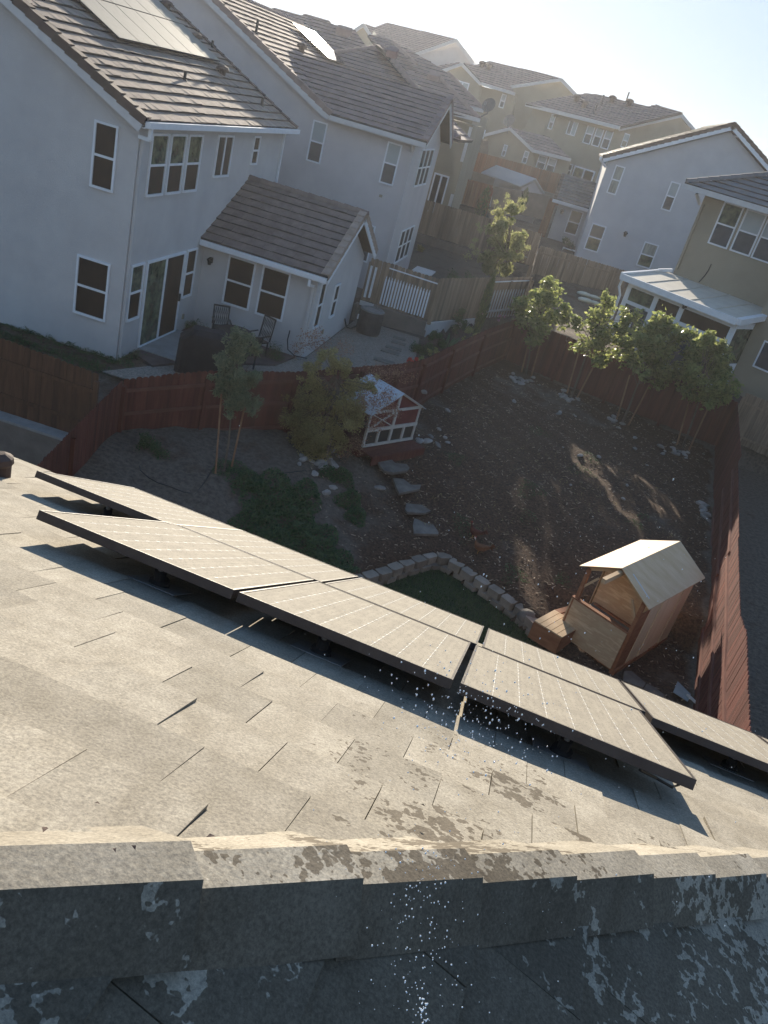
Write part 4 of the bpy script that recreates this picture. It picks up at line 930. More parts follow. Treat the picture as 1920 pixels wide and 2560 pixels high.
def our_tiles(mb, O, eu, ew, poly, rnd):
    k = math.tan(DP); nn = (Z-ew*k).normalized(); P = lambda u, w, h=0.0: O+eu*u+ew*w+Z*(k*w)+nn*h
    st = .325*cD; w = 0; i = 0; w1 = max(p[1] for p in poly); tl = .310
    while w < w1:
        s = clip(clip(poly, 1, w-.02, True), 1, w+st, False)
        if len(s) > 2:
            ua, ub = min(p[0] for p in s), max(p[0] for p in s); u = math.floor(ua/tl)*tl-(i % 2)*tl*.5+(rnd.uniform(-.01, .01))
            while u < ub:
                g = rnd.uniform(.0005, .0022)
                c = clip(clip(s, 0, u+g, True), 0, u+tl-g, False)
                if len(c) > 2:
                    dj = rnd.uniform(-.002, .003); sk = rnd.gauss(0, .0035); tw = rnd.gauss(0, .003)
                    if rnd.random() < .07: sk = rnd.choice((-1, 1))*rnd.uniform(.010, .020)
                    if rnd.random() < .05: dj += .008
                    # split into a 2 x 2 sheet so that the tile can be slightly warped and carry splashes
                    us = [max(p[0] for p in c), min(p[0] for p in c)]
                    top = [P(p[0], p[1], (.026+dj+sk*((p[0]-u)/tl-.5))*(1-(p[1]-w)/st)+.010+tw*((p[0]-u)/tl-.5)*((p[1]-w)/st)) for p in c]
                    if (top[1]-top[0]).cross(top[2]-top[1]).dot(nn) < 0: top.reverse()
                    mb.prism(top, -nn*.022, rnd.random())
                u += tl
        w += st; i += 1
    d = [P(p[0], p[1], -.015) for p in poly]; mb.prism(d, -nn*.08, .2, 1)
H_ = lambda v: (VE-v)*cD
our_tiles(b, O1, eU, -dH, [(-8, 0), (hu(VE), 0), (apex_u, H_(apex_v)), (-8, H_(apex_v))], rr_)
# second slope, down to the right of the hip
O2 = HO+tH*0+0*Z; corner = RP(hu(VE), VE, HN-.030)
poly2 = [(0, 0), (-(VE-apex_v)*cD, (hu(VE)-apex_u)), (-9, (hu(VE)-apex_u)), (-9, 0)]
our_tiles(b, corner, dH, -eU, poly2, rr_)
ro = b.build('roof', [M['our_tile'], M['felt_shade']], hO); densify(ro, [c for c, a, r in WET_SHADE[:13]], .45, 6); densify(ro, [c for c, a, r in WET_SHADE[13:]], .5, 5); wet_shade_attr(ro)
# hip tiles, each laid over the next one down
def proj_x(P): return 960+F*P.dot(RIGHT)/P.dot(FWD)
tt0 = min((abs(proj_x(HO+tH*(i*.002)+sH*.06+kH*.07)-499), i*.002) for i in range(-800, 400))[1]
rc = random.Random(4)
sec = [(-.172, -.055), (-.025, .070), (.058, .070), (.150, -.036)]
hipm = M['our_tile']
for i in range(-4, 15):
    a, c = tt0+.372*(i-1)-.03, tt0+.372*i
    b = MB(); j1, j2, sk = rc.uniform(-.004, .004), rc.uniform(-.004, .004), rc.uniform(-.006, .006)
    N = 5; rows = []
    for q in range(N):
        f = q/(N-1); tq = a+(c-a)*f; kk = -.016+.028*f+j1*(1-f)+j2*f; wid = .96+.04*f
        outer = [HO+tH*(tq+ (0 if 0 < q < N-1 else 0))+sH*(s*wid+sk*(f-.5))+kH*(z+kk) for s, z in sec]
        inner = [HO+tH*tq+sH*(s*wid*.86+sk*(f-.5))+kH*(z+kk-.020) for s, z in sec]
        rows.append((outer, inner))
    tn = rc.random()
    for q in range(N-1):
        (o1, i1), (o2, i2) = rows[q], rows[q+1]
        for j in range(3): b.face([o1[j], o1[j+1], o2[j+1], o2[j]], tn); b.face([i1[j], i2[j], i2[j+1], i1[j+1]], tn)
        b.face([o1[0], o2[0], i2[0], i1[0]], tn); b.face([o1[3], i1[3], i2[3], o2[3]], tn)
    for (o, n_), fl in ((rows[0], 1), (rows[-1], 0)):
        for j in range(3): f_ = [o[j], o[j+1], n_[j+1], n_[j]]; b.face(f_ if fl else f_[::-1], tn)
    ht = b.build('hip_tile', M['our_tile'], hO); densify(ht, [c for c, a, r in WET_SHADE], 1.5, 2); wet_shade_attr(ht)
b = MB()
for i in range(40):
    a = HO+tH*(tt0-1.6+i*.16); b.prism([a+sH*.13+kH*-.065, a+sH*.04+kH*.04, a-sH*.04+kH*.04, a-sH*.15+kH*-.065], tH*.165)
b.build('mortar_bed', mat('mortar', (.10, .085, .07), (.15, .13, .11), 9, .95, .6, 40), hO)
# body of our house and its eave
b = MB(); e0, e1 = RP(-8, VE-.5, HN-.3), RP(hu(VE)-.45, VE-.5, HN-.3)
b.prism([e0, e1, e1-dH*11, e0-dH*11], V(0, 0, -9.9-e0.z)); b.build('wall', M['stucco_tan'], hO)
b = MB(); b.bar(RP(-8, VE+.06, HN-.09), RP(hu(VE), VE+.06, HN-.09), .12, .13); b.build('gutter', M['tile_dk'], hO)
b = MB(); q = RP(*ruv((6, 1172), HN+.05), HN); b.lathe(q+V(0, 0, -.05), [(.07, 0), (.075, .14), (.09, .16), (.085, .20), (.03, .23)], 14); b.build('roof_vent', M['tile_dk'], hO)

# ---------------- our solar panels
GP = 'solar panels on the near roof'
def near_panel(w, l, name, label):
    t = thing(name, label, 'solar panel', (0, 0, 0), GP)
    f = MB(); r, hh = .012, .046
    f.box((0, 0, -hh), (w, 0, 0), (0, r, 0), (0, 0, hh)); f.box((0, l-r, -hh), (w, 0, 0), (0, r, 0), (0, 0, hh))
    f.box((0, r, -hh), (r, 0, 0), (0, l-2*r, 0), (0, 0, hh)); f.box((w-r, r, -hh), (r, 0, 0), (0, l-2*r, 0), (0, 0, hh))
    for y in (0, l-.03): f.box((0, y, -hh-.001), (w, 0, 0), (0, .03, 0), (0, 0, .002))
    f.build('frame', M['pvframe'], t)
    g = MB(); g.box((r, r, -.008), (w-2*r, 0, 0), (0, l-2*r, 0), (0, 0, .005)); gl = g.build('glass', M['pv'], t)
    c = MB(); cx, cy = (w-2*r-.02)/8, (l-2*r-.02)/12
    for i in range(1, 8):
        for j in range(1, 12):
            x, y = r+.01+cx*i, r+.01+cy*j
            c.box((x-.002, y-.020, -.003), (.004, 0, 0), (0, .040, 0), (0, 0, .0012)); c.box((x-.014, y-.0016, -.003), (.028, 0, 0), (0, .0032, 0), (0, 0, .0008))
        x = r+.01+cx*i; c.box((x-.0007, r+.01, -.003), (.0014, 0, 0), (0, l-.05, 0), (0, 0, .0004))
    c.build('cell_marks', M['cellmark'], gl)
    return t
M['pvframe'] = mat('bronze_frame', (.035, .026, .024), (.05, .04, .036), 8, .45, .2, 60, spec=.4)
PW = 1.050
protoF = near_panel(PW, 1.535, 'solar_panel', 'z'); protoB = near_panel(PW, 1.305, 'solar_panel', 'z'); protoZ = near_panel(PW-.03, 1.42, 'solar_panel', 'z')
lab = ['near row panel at the left end, beside the open notch', 'middle panel of the near row', 'near row panel at the right end, lowest corner over bare tiles']
lab2 = ['back row panel behind the left near row panel', 'back row panel behind the middle near row panel', 'back row panel behind the right near row panel']
u0 = [-2.175, -1.098, -.012]
fe = []
for i in range(3):
    t = protoF if i == 0 else copy_tree(protoF); put(t, RP(u0[i], 3.615, 0), eU, dV, 'dusty '+lab[i]); fe.append(t)
    t = protoB if i == 0 else copy_tree(protoB); put(t, RP(u0[i]+.04, 5.185, 0), eU, dV, 'dusty '+lab2[i])
put(protoZ, RP(-3.15, 5.04, 0), eU, dV, 'dusty panel jutting out alone at the upper left of the near roof')
t = copy_tree(protoZ); put(t, RP(1.10, 5.06, 0), eU, dV, 'dusty panel jutting out alone at the right edge of the picture')
t = copy_tree(protoZ); put(t, RP(2.14, 5.06, 0), eU, dV, 'dusty panel cut off by the right edge of the picture, farthest right of its row'); 
# levelling feet under the panels
def foot(px, lab_):
    u, v = ruv(px, -.11); g = MB(); base = RP(u, v, HN+.005); t = thing('mounting_foot', lab_, 'mounting foot', base, 'feet under the near solar panels')
    g.lathe(base, [(.055, 0), (.05, .03), (.03, .04), (.03, .09)], 12); g.build('stanchion', M['black'], t)
    g = MB(); g.lathe(base+Z*.07, [(.014, 0), (.014, .07), (.022, .072), (.022, .09)], 10); g.build('bolt', M['alu'], t)
    g = MB(); g.box(base-eU*.13-dV*.10, eU*.26, dV*.24, nR*.004); g.build('flashing', M['conc'], t)
foot((405, 1442), 'black foot under the left near row panel, seen through the gap'); foot((273, 1285), 'black foot in the notch below the lone upper left panel'); foot((809, 1612), 'black foot under the middle near row panel')
foot((1409, 1862), 'black foot under the right near row panel with a grey flashing'); foot((1826, 1905), 'black foot under the lone panel at the right edge')
g = MB(); q = [RP(*ruv(p, h), h) for p, h in (((1600, 1925), -.06), ((1640, 1945), -.10), ((1680, 1968), -.12), ((1697, 1962), -.12), ((1695, 1948), -.07))]
g.tube(q, .007, 8); o = g.build('cable', M['hose'], base=q[2]); tag(o, 'black cable loop hanging below the right near row panel', 'cable')
q = RP(*ruv((960, 1860), HN+.02), HN+.02)
# wire clip
for i, (p, s) in enumerate((((1400, 2010), 0),)): pass

# a few dry leaves and seeds lying on the tiles
ll = MB()
for p, h, sz in (((108, 2083), -.055, .010), ((525, 2100), -.055, .012), ((281, 2135), -.05, .006), ((1055, 2018), HN+.035, .008), ((330, 2128), -.05, .007), ((240, 2017), HN+.035, .006)):
    u, v = ruv(p, h); c = RP(u, v, h)+nR*.006; a = random.uniform(0, 6); x = eU*cos(a)+dV*sin(a); y = dV*cos(a)-eU*sin(a)
    ll.face([c-x*sz, c-y*sz*.5+nR*.003, c+x*sz, c+y*sz*.5+nR*.004])
o = ll.build('dry_leaves', M['tile_dk']); stuff(o, 'small dark dry leaves scattered on the near roof tiles and hip', 'leaves')
# spray from the hose
ds = MB(); rd = random.Random(77)
def drop(p, dep, r):
    c = ray(*p)*dep; n = 6
    r *= .72; k_ = rd.uniform(1, 2.6); ds.lathe(c, [(r*.4, -r*k_), (r, -r*.2), (r*.4, r*.8)], 5)
for i in range(300): drop((rd.gauss(1190, 105), rd.gauss(1795, 80)), rd.uniform(1.1, 2.2), rd.uniform(.0008, .0024))
for i in range(190): drop((rd.gauss(1050, 60), rd.uniform(2120, 2560)), rd.uniform(.6, 1.1), rd.uniform(.0005, .0013))
for i in range(200): drop((rd.gauss(1300, 300), rd.gauss(1900, 330)), rd.uniform(.9, 2.6), rd.uniform(.0006, .0016))
for i in range(26): drop((rd.gauss(1057, 7), rd.uniform(2490, 2560)), rd.uniform(.6, .7), rd.uniform(.0006, .0014))
for i in range(40): drop((rd.uniform(1050, 1800), rd.uniform(1280, 1700)), rd.uniform(1.6, 3), rd.uniform(.001, .0022))
o = ds.build('water_spray', M['droplet'], base=RP(0, 1.8, .1), smooth=True); stuff(o, 'bright water drops from a hose flying over the roof', 'water spray')

# ================================================================== FENCES
def fence(name, label, pts, matn, bw=.14, side=1, gap=.003, jit=.012, rails=(.25, .95, 1.55), group=None, post=2.4, step=False, top='dog', railm=None, tilt=0, seed=1, railw=.05, alt=0):
    """pts: (x, y, ztop, zbase) along the run; every board stands on its own"""
    rd = random.Random(seed); t = thing(name, label, 'fence', (pts[0][0], pts[0][1], pts[0][3]), group)
    bd = MB(); rails_mb = []; posts = []
    for a, c in zip(pts, pts[1:]):
        A, C = V(a[0], a[1], 0), V(c[0], c[1], 0); L = (C-A).length; d = (C-A)/L; nn = V(-d.y, d.x, 0)*side; n = max(1, int(L/(bw+gap)))
        w = L/n-gap
        for i in range(n):
            f = (i+.5)/n
            pass
            zt = a[2]+(c[2]-a[2])*f+rd.uniform(-jit, jit); zb = a[3]+(c[3]-a[3])*((i+.5)/n)+rd.uniform(0, .03)
            o = A+d*(L*i/n)+nn*(rd.uniform(-.004, .004)+ (alt if i % 2 else 0)); k = .035
            ln = d*rd.uniform(-.006, .006)
            if top == 'dog': pr = [(0, zb), (w, zb), (w, zt-k), (w*.78, zt-k*.3), (w*.5, zt), (w*.22, zt-k*.3), (0, zt-k)]
            elif top == 'picket': pr = [(0, zb), (w, zb), (w, zt-.13), (w*.74, zt-.105), (w*.86, zt-.075), (w*.5, zt), (w*.14, zt-.075), (w*.26, zt-.105), (0, zt-.13)]
            else: pr = [(0, zb), (w, zb), (w, zt), (0, zt)]
            bd.prism([o+d*u+Z*z+ln*(z-zb) for u, z in pr], -nn*.018, rd.random())
        if rails:
            m = MB()
            for h in rails: m.bar(A+Z*(a[3]+h)+nn*.02, C+Z*(c[3]+h)+nn*.02, .04, railw*1.6)
            rails_mb.append(m)
        np_ = max(1, round(L/post)) if post > 0 else 1
        if post > 0:
            for i in range(np_+1):
                f = i/np_; p = A+d*(L*f)+nn*.05; zb = a[3]+(c[3]-a[3])*f; zt = a[2]+(c[2]-a[2])*f
                m = MB(); m.box(p-d*.045-nn*.045+Z*(zb-.1), d*.09, nn*.09, Z*(zt-zb-.06)); posts.append(m)
    bd.build('boards', M[matn], t)
    for m in rails_mb: m.build('rails', M[railm or matn], t)
    for m in posts: m.build('post', M[matn], t)
    return t
M['fence_red_l'] = mat('fence_red_rail', (.12, .045, .034), (.17, .068, .05), 2.2, .7, .1, 30)
fence('wood_fence', 'long dark red fence in front of the grey house patio and gravel', [(-8.43, 16.95, -7.40, -9.25), (-7.0, 18.45, -7.12, -9.05), (-5.2, 19.95, -6.97, -8.78), (-3.9, 22.0, -6.93, -8.75), (-3.06, 23.3, -6.92, -8.75), (-2.52, 24.6, -6.92, -8.75), (-1.98, 27.4, -6.92, -8.75), (-1.26, 30.8, -6.92, -8.72), (-.3, 34.5, -6.90, -8.7)], 'fence_red', side=-1, railm='fence_red_l', seed=3, post=2.9)
fence('wood_fence', 'short dark red fence with scalloped tops running toward the roof at the left', [(-7.3, 10.2, -7.75, -9.8), (-7.95, 14.0, -7.55, -9.5), (-8.43, 16.9, -7.40, -9.3)], 'fence_red', side=-1, seed=4, rails=())
fence('wood_fence', 'dark red fence behind the four staked trees in front of the sunroom', [(-.3, 34.5, -6.85, -8.7), (8.35, 31.0, -6.72, -8.55)], 'fence_red', side=-1, seed=5, rails=())
fence('wood_fence', 'dark red fence with level rails and stepped tops down the right side of our yard', [(8.3, 30.95, -6.75, -8.65), (7.35, 24.6, -6.78, -8.9)], 'fence_red', side=-1, seed=6, rails=(), jit=.01, post=0)
t = fence('wood_fence', 'lower right side red fence with pale rails on its face, beside the playhouse', [(7.35, 24.6, -7.0, -8.9), (6.45, 18.9, -7.10, -9.2)], 'fence_red', side=-1, railm='fence_red_l', seed=7, rails=(.3, .95, 1.6), railw=.06, post=0)
t = fence('wood_fence', 'nearest right side red fence run past the playhouse, ending behind the panels', [(6.45, 18.9, -7.15, -9.3), (5.85, 15.0, -7.2, -9.4), (5.70, 14.0, -7.0, -9.5), (4.9, 8.6, -7.15, -9.6)], 'fence_red', side=-1, railm='fence_red_l', seed=8, rails=(.3, .95, 1.6), railw=.06, post=0)
fence('wood_fence', 'brown stained fence on the block wall at the far left', [(-13.5, 15.35, -6.55, -8.42), (-8.30, 15.50, -6.85, -8.52)], 'fence_brown', side=-1, seed=9, rails=(.45, 1.25), jit=.015)
b = MB(); b.box((-13.5, 15.05, -9.9), (5.3, .15, 0), (0, .3, 0), (0, 0, 1.38)); o = b.build('block_wall', M['wallblock'], base=(-11, 15.2, -9.9)); tag(o, 'tan masonry wall below the brown fence at the left', 'wall')
b = MB(); b.box((-13.5, 15.0, -8.50), (5.3, .15, 0), (0, .36, 0), (0, 0, .06)); tt_ = b.build('wall_cap', M['conc'], o)
# A / B boundary: raw wood fence with white pickets on a masonry wall
fence('wood_fence', 'raw wood fence with white pickets hung on it, between the gravel and the yard behind', [(-6.15, 30.95, -5.62, -7.25), (-3.45, 31.05, -5.66, -7.3)], 'fence_tan', side=-1, seed=10, rails=())
fence('wood_fence', 'raw wood fence stepping back from the white pickets to the lattice end', [(-3.45, 31.05, -5.62, -7.3), (-1.9, 34.2, -5.60, -7.3), (-.25, 37.4, -5.55, -7.25)], 'fence_tan', side=-1, seed=12, rails=(), jit=.01)
fence('picket_fence', 'bright white pickets fixed to the raw wood fence', [(-5.45, 30.88, -6.08, -7.18), (-3.62, 30.96, -6.12, -7.22)], 'white', bw=.062, gap=.052, side=-1, top='picket', rails=(), post=0, jit=.004, seed=13)
fence('picket_fence', 'weathered grey pickets at the far end of the stepping fence, beyond the cypress', [(-1.75, 34.3, -6.1, -7.3), (-.35, 37.0, -6.05, -7.25)], 'offwhite', bw=.075, gap=.13, side=-1, top='picket', rails=(.3,), post=0, jit=.01, seed=14)
fence('picket_fence', 'two thin white pickets beside the air conditioner wall end', [(-6.1, 30.85, -5.9, -7.1), (-5.75, 30.86, -5.9, -7.1)], 'white', bw=.03, gap=.09, side=-1, top='flat', rails=(), post=0, jit=.004, seed=15)
for p0, p1, lb in (((-5.4, 30.9, -5.80), (-3.5, 30.98, -5.84), 'white rail along the top of the picketed fence'), ((-1.85, 34.2, -5.78), (-.35, 37.2, -5.72), 'white rail on the far stepping fence')):
    b = MB(); b.bar(p0, p1, .03, .045); o = b.build('white_rail', M['white'], base=p0); tag(o, lb, 'rail')
b = MB(); b.box((-6.2, 30.95, -8.1), (2.75, .08, 0), (0, .25, 0), (0, 0, .78)); b.box((-6.3, 30.9, -8.1), (.12, 0, 0), (0, -.4, 0), (0, 0, .74)); o = b.build('retaining_wall', M['wallblock'], base=(-5, 31, -8)); tag(o, 'tan masonry retaining wall behind the air conditioner', 'retaining wall')
b = MB(); b.prism([V(-3.45, 30.98, -7.65), V(-1.9, 34.12, -7.62), V(-1.9, 34.12, -7.32), V(-3.45, 30.98, -7.34)], V(-.06, .03, 0)); b.prism([V(-3.42, 31.02, -8.1), V(-1.9, 34.16, -8.1), V(-1.9, 34.16, -7.6), V(-3.42, 31.02, -7.62)], V(-.1, .05, 0)); o = b.build('white_board', M['offwhite'], base=(-3, 32, -7.6)); tag(o, 'white painted kick board below the stepping raw wood fence', 'board')
b = MB(); b.box((-6.18, 30.82, -7.42), (.55, 0, 0), (0, .04, 0), (0, 0, .17)); o = b.build('white_board', M['offwhite'], base=(-6, 30.8, -7.4)); tag(o, 'short white board beside the house wall above the air conditioner', 'board')
# side fence between the two rows of lots, sunlit edge on
fence('wood_fence', 'bare fence seen edge on with sunlit leaning boards, between the two rows of yards', [(-.30, 34.6, -6.3, -8.2), (-.33, 37.4, -5.5, -7.4), (-.50, 42.0, -5.0, -7.1), (-.62, 47.5, -4.75, -7.0)], 'fence_tan', side=1, seed=16, rails=(.4, 1.3), jit=.03, gap=.01, alt=.02)
fence('wood_fence', 'weathered wood fence between the sunroom patio and the blue grey house', [(-.45, 45.6, -5.15, -7.0), (5.6, 46.4, -5.2, -7.0), (9, 47, -5.2, -7)], 'fence_tan', side=-1, seed=17, rails=(.3, 1.5), jit=.015)
fence('wood_fence', 'weathered fence on a low wall behind the lilac grey house yard', [(-8.6, 48.6, -4.9, -6.75), (-3.0, 48.9, -4.9, -6.75), (-.7, 48.9, -4.9, -6.75)], 'fence_tan', side=-1, seed=18, rails=(), jit=.015)
b = MB(); b.box((-8.6, 48.35, -7.6), (7.9, .25, 0), (0, .25, 0), (0, 0, .85)); o = b.build('retaining_wall', M['wallblock'], base=(-4, 48.4, -7.6)); tag(o, 'brown retaining wall below the weathered fence of the lilac grey house yard', 'retaining wall')
fence('wood_fence', 'weathered fence beyond the rightmost staked tree, reaching the picture edge', [(8.5, 31.2, -6.35, -8.2), (13.5, 28.9, -6.2, -8.2)], 'fence_tan', side=-1, seed=19, rails=(.3, 1.5), jit=.02)
# fences and walls farther up
def px_fence(label, tl, tr, bh, Yp, matn, seed, group=None):
    a, c = ony(tl, Yp), ony(tr, Yp); fence('wood_fence', label, [(a.x, a.y, a.z, a.z-bh), (c.x, c.y, c.z, c.z-bh)], matn, side=-1, seed=seed, rails=(.4, 1.4), jit=.012)
px_fence('orange stained fence behind the tan sliding door yard', N5(170, 470), N5(530, 590), 3.0, 57, 'fence_orange', 20)
px_fence('dim brown fence below the windows of the single storey tan wing', N5(300, 215), N5(1290, 480), 2.2, 68, 'fence_orange', 21)
px_fence('dim brown fence corner beside the small wing of the blue grey house', N5(1085, 690), N5(1150, 705), 2.6, 59.6, 'fence_orange', 22)
def px_wall(name, label, cat, pxs, Yp, mt, th=.25):
    m = MB(); wall_px(m, pxs, -Y, (0, Yp, 0), th); q = ony(pxs[0], Yp); o = m.build(name, M[mt], base=q); tag(o, label, cat); return o
px_wall('retaining_wall', 'long grey brown retaining wall across the hillside behind the shed', 'retaining wall', [N5(230, 400), N5(1300, 700), N5(1200, 760), N5(200, 480)], 66, 'wallblock')
px_wall('retaining_wall', 'plain taupe masonry wall right of the orange fence', 'retaining wall', [N5(525, 575), N5(1090, 670), N5(1010, 905), N5(500, 790)], 58.5, 'wallblock')
px_wall('retaining_wall', 'upper dark wall under the fence of the single storey wing', 'retaining wall', [N5(310, 100), N5(480, 130), N5(470, 260), N5(290, 230)], 70, 'wallblock')
b = MB(); sh = thing('garden_shed', 'grey resin shed with a shallow gabled roof on the hillside', 'shed', (-3, 62, -5.2))
gl_ = onpl(N5(810, 590), -Y, (0, 60, 0)); gr_ = onpl(N5(1010, 645), -Y, (0, 60, 0)); ga_ = onpl(N5(945, 520), -Y, (0, 60, 0))
b.prism([gl_, gl_-Z*2, gr_-Z*2, gr_, ga_], V(-2.2, 3.4, 0)); b.build('wall', M['stucco_lilac'], sh)
b = MB(); ex_ = V(-3.05, 2.6, 0); b.prism([gl_+V(-.15, -.2, 0), ga_+V(0, -.2, .06), ga_+V(0, -.2, .14), gl_+V(-.15, -.2, .08)], ex_); b.prism([gr_+V(.15, -.2, 0), ga_+V(0, -.2, .06), ga_+V(0, -.2, .14), gr_+V(.15, -.2, .08)], ex_); b.build('roof', M['stucco_grey'], sh)

# ================================================================== YARD THINGS
# garden wall of stone blocks round the lawn
rw_ = thing('retaining_wall', 'low curved retaining wall of tan split stone blocks round the lawn', 'retaining wall', (.4, 17.5, -9.82))
bks = MB(); rd = random.Random(31)
def along(P, s):
    for a, c in zip(P, P[1:]):
        L = sqrt((c[0]-a[0])**2+(c[1]-a[1])**2)
        if s <= L: return V(a[0]+(c[0]-a[0])*s/L, a[1]+(c[1]-a[1])*s/L, 0), V((c[0]-a[0])/L, (c[1]-a[1])/L, 0)
        s -= L
    return None, None
for lvl in range(2):
    s = .2*lvl
    while True:
        p, d = along(WALLTOP, s)
        if p is None or along(WALLTOP, s+.4)[0] is None: break
        nn = V(-d.y, d.x, 0); w = .40; tap = .05
        o = p-nn*(.20-.03*lvl+rd.uniform(-.015, .015))+Z*(-9.86+.2*lvl)
        pr = [o+d*tap-nn*.02, o+d*(w-tap)-nn*.02, o+d*(w-.01)+nn*.06, o+d*(w-.03)+nn*.24, o+d*.03+nn*.24, o+d*.01+nn*.06]
        bks.prism(pr, Z*.195, rd.random()); s += w+.012
bks.build('blocks', M['block'], rw_)
b = MB(); q = onz((1320, 1545), -9.6); b.blob(q, (.26, .22, .20), 3, 12, .06); o = b.build('boulder', M['stone'], base=q, smooth=True); tag(o, 'round mossy boulder at the right end of the stone block wall', 'boulder')
# stepping stones: slabs set in the bank
def slab(label, pxs, z, th, group='stone steps in the bank', mt='stone'):
    pts = [onz(p, z) for p in pxs]; m = MB(); m.prism(pts, V(0, 0, -th), random.random()); o = m.build('stone_step', M[mt], base=sum(pts, V(0, 0, 0))/len(pts)); tag(o, label, 'stone step', group)
slab('topmost stone step, long slab just below the red plank platform', [G9(135, 70), G9(250, 50), G9(330, 140), G9(440, 150), G9(468, 185), G9(440, 212), G9(310, 232), G9(230, 215), G9(195, 175)], -8.68, .07)
slab('second stone step down, with a bite out of its side', [G9(310, 280), G9(410, 290), G9(480, 345), G9(575, 345), G9(565, 385), G9(470, 405), G9(370, 425), G9(340, 360)], -8.93, .07)
slab('third stone step down, nearly buried narrow slab', [G9(440, 520), G9(580, 535), G9(670, 590), G9(610, 612), G9(450, 605), G9(425, 575)], -9.13, .06)
slab('lowest stone step above the block wall', [G9(520, 625), G9(630, 640), G9(740, 790), G9(740, 812), G9(510, 806), G9(500, 720)], -9.30, .07)
for i, (p, lb) in enumerate((((1420, 160), 'paver farthest up the gravel path'), ((1415, 188), 'second paver from the top of the gravel path'), ((1385, 218), 'middle paver of the gravel path'), ((1365, 240), 'second paver from the bottom of the gravel path'), ((1330, 295), 'largest paver at the bottom of the gravel path'))):
    q = onz((400+p[0]*.42194, 780+p[1]*.42194), -7.97); s = 1+.12*i; m = MB(); m.box(q-V(.24*s, .13*s, 0), V(.48*s, .06, 0), V(-.03, .26*s, 0), V(0, 0, .03)); o = m.build('stepping_stone', M['stone'], base=q); tag(o, lb, 'stepping stone', 'pavers in the gravel')
for lb, pxs in (('large flat flagstone behind the playhouse foot, above the panels', [T9(70, 1600), T9(130, 1600), T9(250, 1700), T9(225, 1740), T9(60, 1680)]), ('second flat flagstone beside the flagstone by the panels', [T9(260, 1705), T9(330, 1740), T9(405, 1800), T9(400, 1830), T9(230, 1750)])): slab(lb, pxs, -9.46, .05, 'flagstones by the playhouse')
# blue grey sheet, shovel and white bucket by the fence
pts = [onz(T9(*p), -9.40) for p in ((515, 1690), (625, 1800), (600, 1860), (478, 1780))]; m = MB(); m.prism(pts, V(0, 0, .015)); t = m.build('metal_sheet', M['tarp'], base=pts[0]); tag(t, 'blue grey sheet lying on the dirt near the right fence foot', 'sheet')
m = MB(); m.bar(onz(T9(600, 1800), -9.36), onz(T9(740, 1930), -9.2), .05, .04); o = m.build('plank', M['offwhite'], base=onz(T9(600, 1800), -9.4)); tag(o, 'pale narrow plank leaning from the sheet to the white bucket', 'plank')
q = onz(T9(830, 1960), -9.5); bk = thing('plastic_bucket', 'upturned white bucket with red rim at the foot of the right fence', 'bucket', q)
m = MB(); m.lathe(q, [(.17, 0), (.16, .3), (.02, .305)], 16); m.build('body', M['offwhite'], bk); m = MB(); m.lathe(q+Z*.24, [(.175, 0), (.185, .02), (.175, .05), (.16, .052)], 16); m.build('rim', M['comb'], bk)

# air conditioner
ac = thing('air_conditioner', 'round brown outdoor air conditioner unit beside the wall of the grey house wing', 'air conditioner', (-5.35, 29.2, -8))
q = V(-5.35, 29.35, -7.98); m = MB(); m.lathe(q, [(.42, 0), (.44, .05), (.44, .80), (.42, .84)], 28); m.build('body', M['ac'], ac)
m = MB()
for i in range(30): a = 2*pi*i/30; m.box(q+V(.44*cos(a), .44*sin(a), .08), V(-sin(a), cos(a), 0)*.03, V(cos(a), sin(a), 0)*.012, Z*.68)
m.build('grille', M['ac'], ac)
m = MB(); m.lathe(q+Z*.84, [(.44, 0), (.46, .03), (.42, .07), (.30, .075), (.29, .03), (.0, .028)], 28); m.build('top_rim', mat('ac_top', (.17, .16, .15), (.22, .21, .2), 5, .6), ac)
m = MB(); m.box(q+V(-.46, -.22, .45), (.05, 0, 0), (0, .12, 0), (0, 0, .16)); m.build('label_plate', M['white'], ac)
m = MB(); m.tube([V(-6.2, 28.9, -7.6), V(-6.05, 28.8, -7.85), V(-5.9, 28.9, -7.9), V(-5.75, 29.2, -7.8)], .03, 6); m.build('pipe', M['hose'], ac)
# barbecue under its cover
bq = thing('covered_grill', 'barbecue grill under a black cloth cover on the patio', 'grill', (-7.75, 20.25, -7.95))
c = V(-7.75, 20.35, -7.95); m = MB(); ax, ay = V(.93, .36, 0), V(-.36, .93, 0); secs = [(0, .88, .36), (.45, .86, .34), (.92, .84, .34), (1.08, .50, .32), (1.22, .40, .20)]; N = 28; rings = []; rd = random.Random(5)
wob = [rd.uniform(-.035, .035) for _ in range(N)]
for zi, (z, wx, wy) in enumerate(secs):
    ring = []
    for a in range(N):
        an = 2*pi*a/N; cx_, sy_ = cos(an), sin(an); e_ = .35
        x = math.copysign(abs(cx_)**e_, cx_)*wx; y = math.copysign(abs(sy_)**e_, sy_)*wy
        sft = -.12 if zi >= 3 else 0
        ring.append(c+ax*(x+wob[a]*(1 if zi < 3 else .5)+sft)+ay*(y+wob[(a*3) % N])+Z*(z+wob[(a*7) % N]*.5))
    rings.append(ring)
for i in range(len(rings)-1):
    for a in range(N): m.face([rings[i][a], rings[i][(a+1) % N], rings[i+1][(a+1) % N], rings[i+1][a]])
m.face(rings[-1]); m.build('cover', M['cover'], bq)
m = MB()
for sx in (-.7, .7):
    for sy in (-.28, .28): m.lathe(c+ax*sx+ay*sy-Z*.0, [(.03, -.02), (.03, .06)], 8)
m.build('wheel', M['black'], bq)
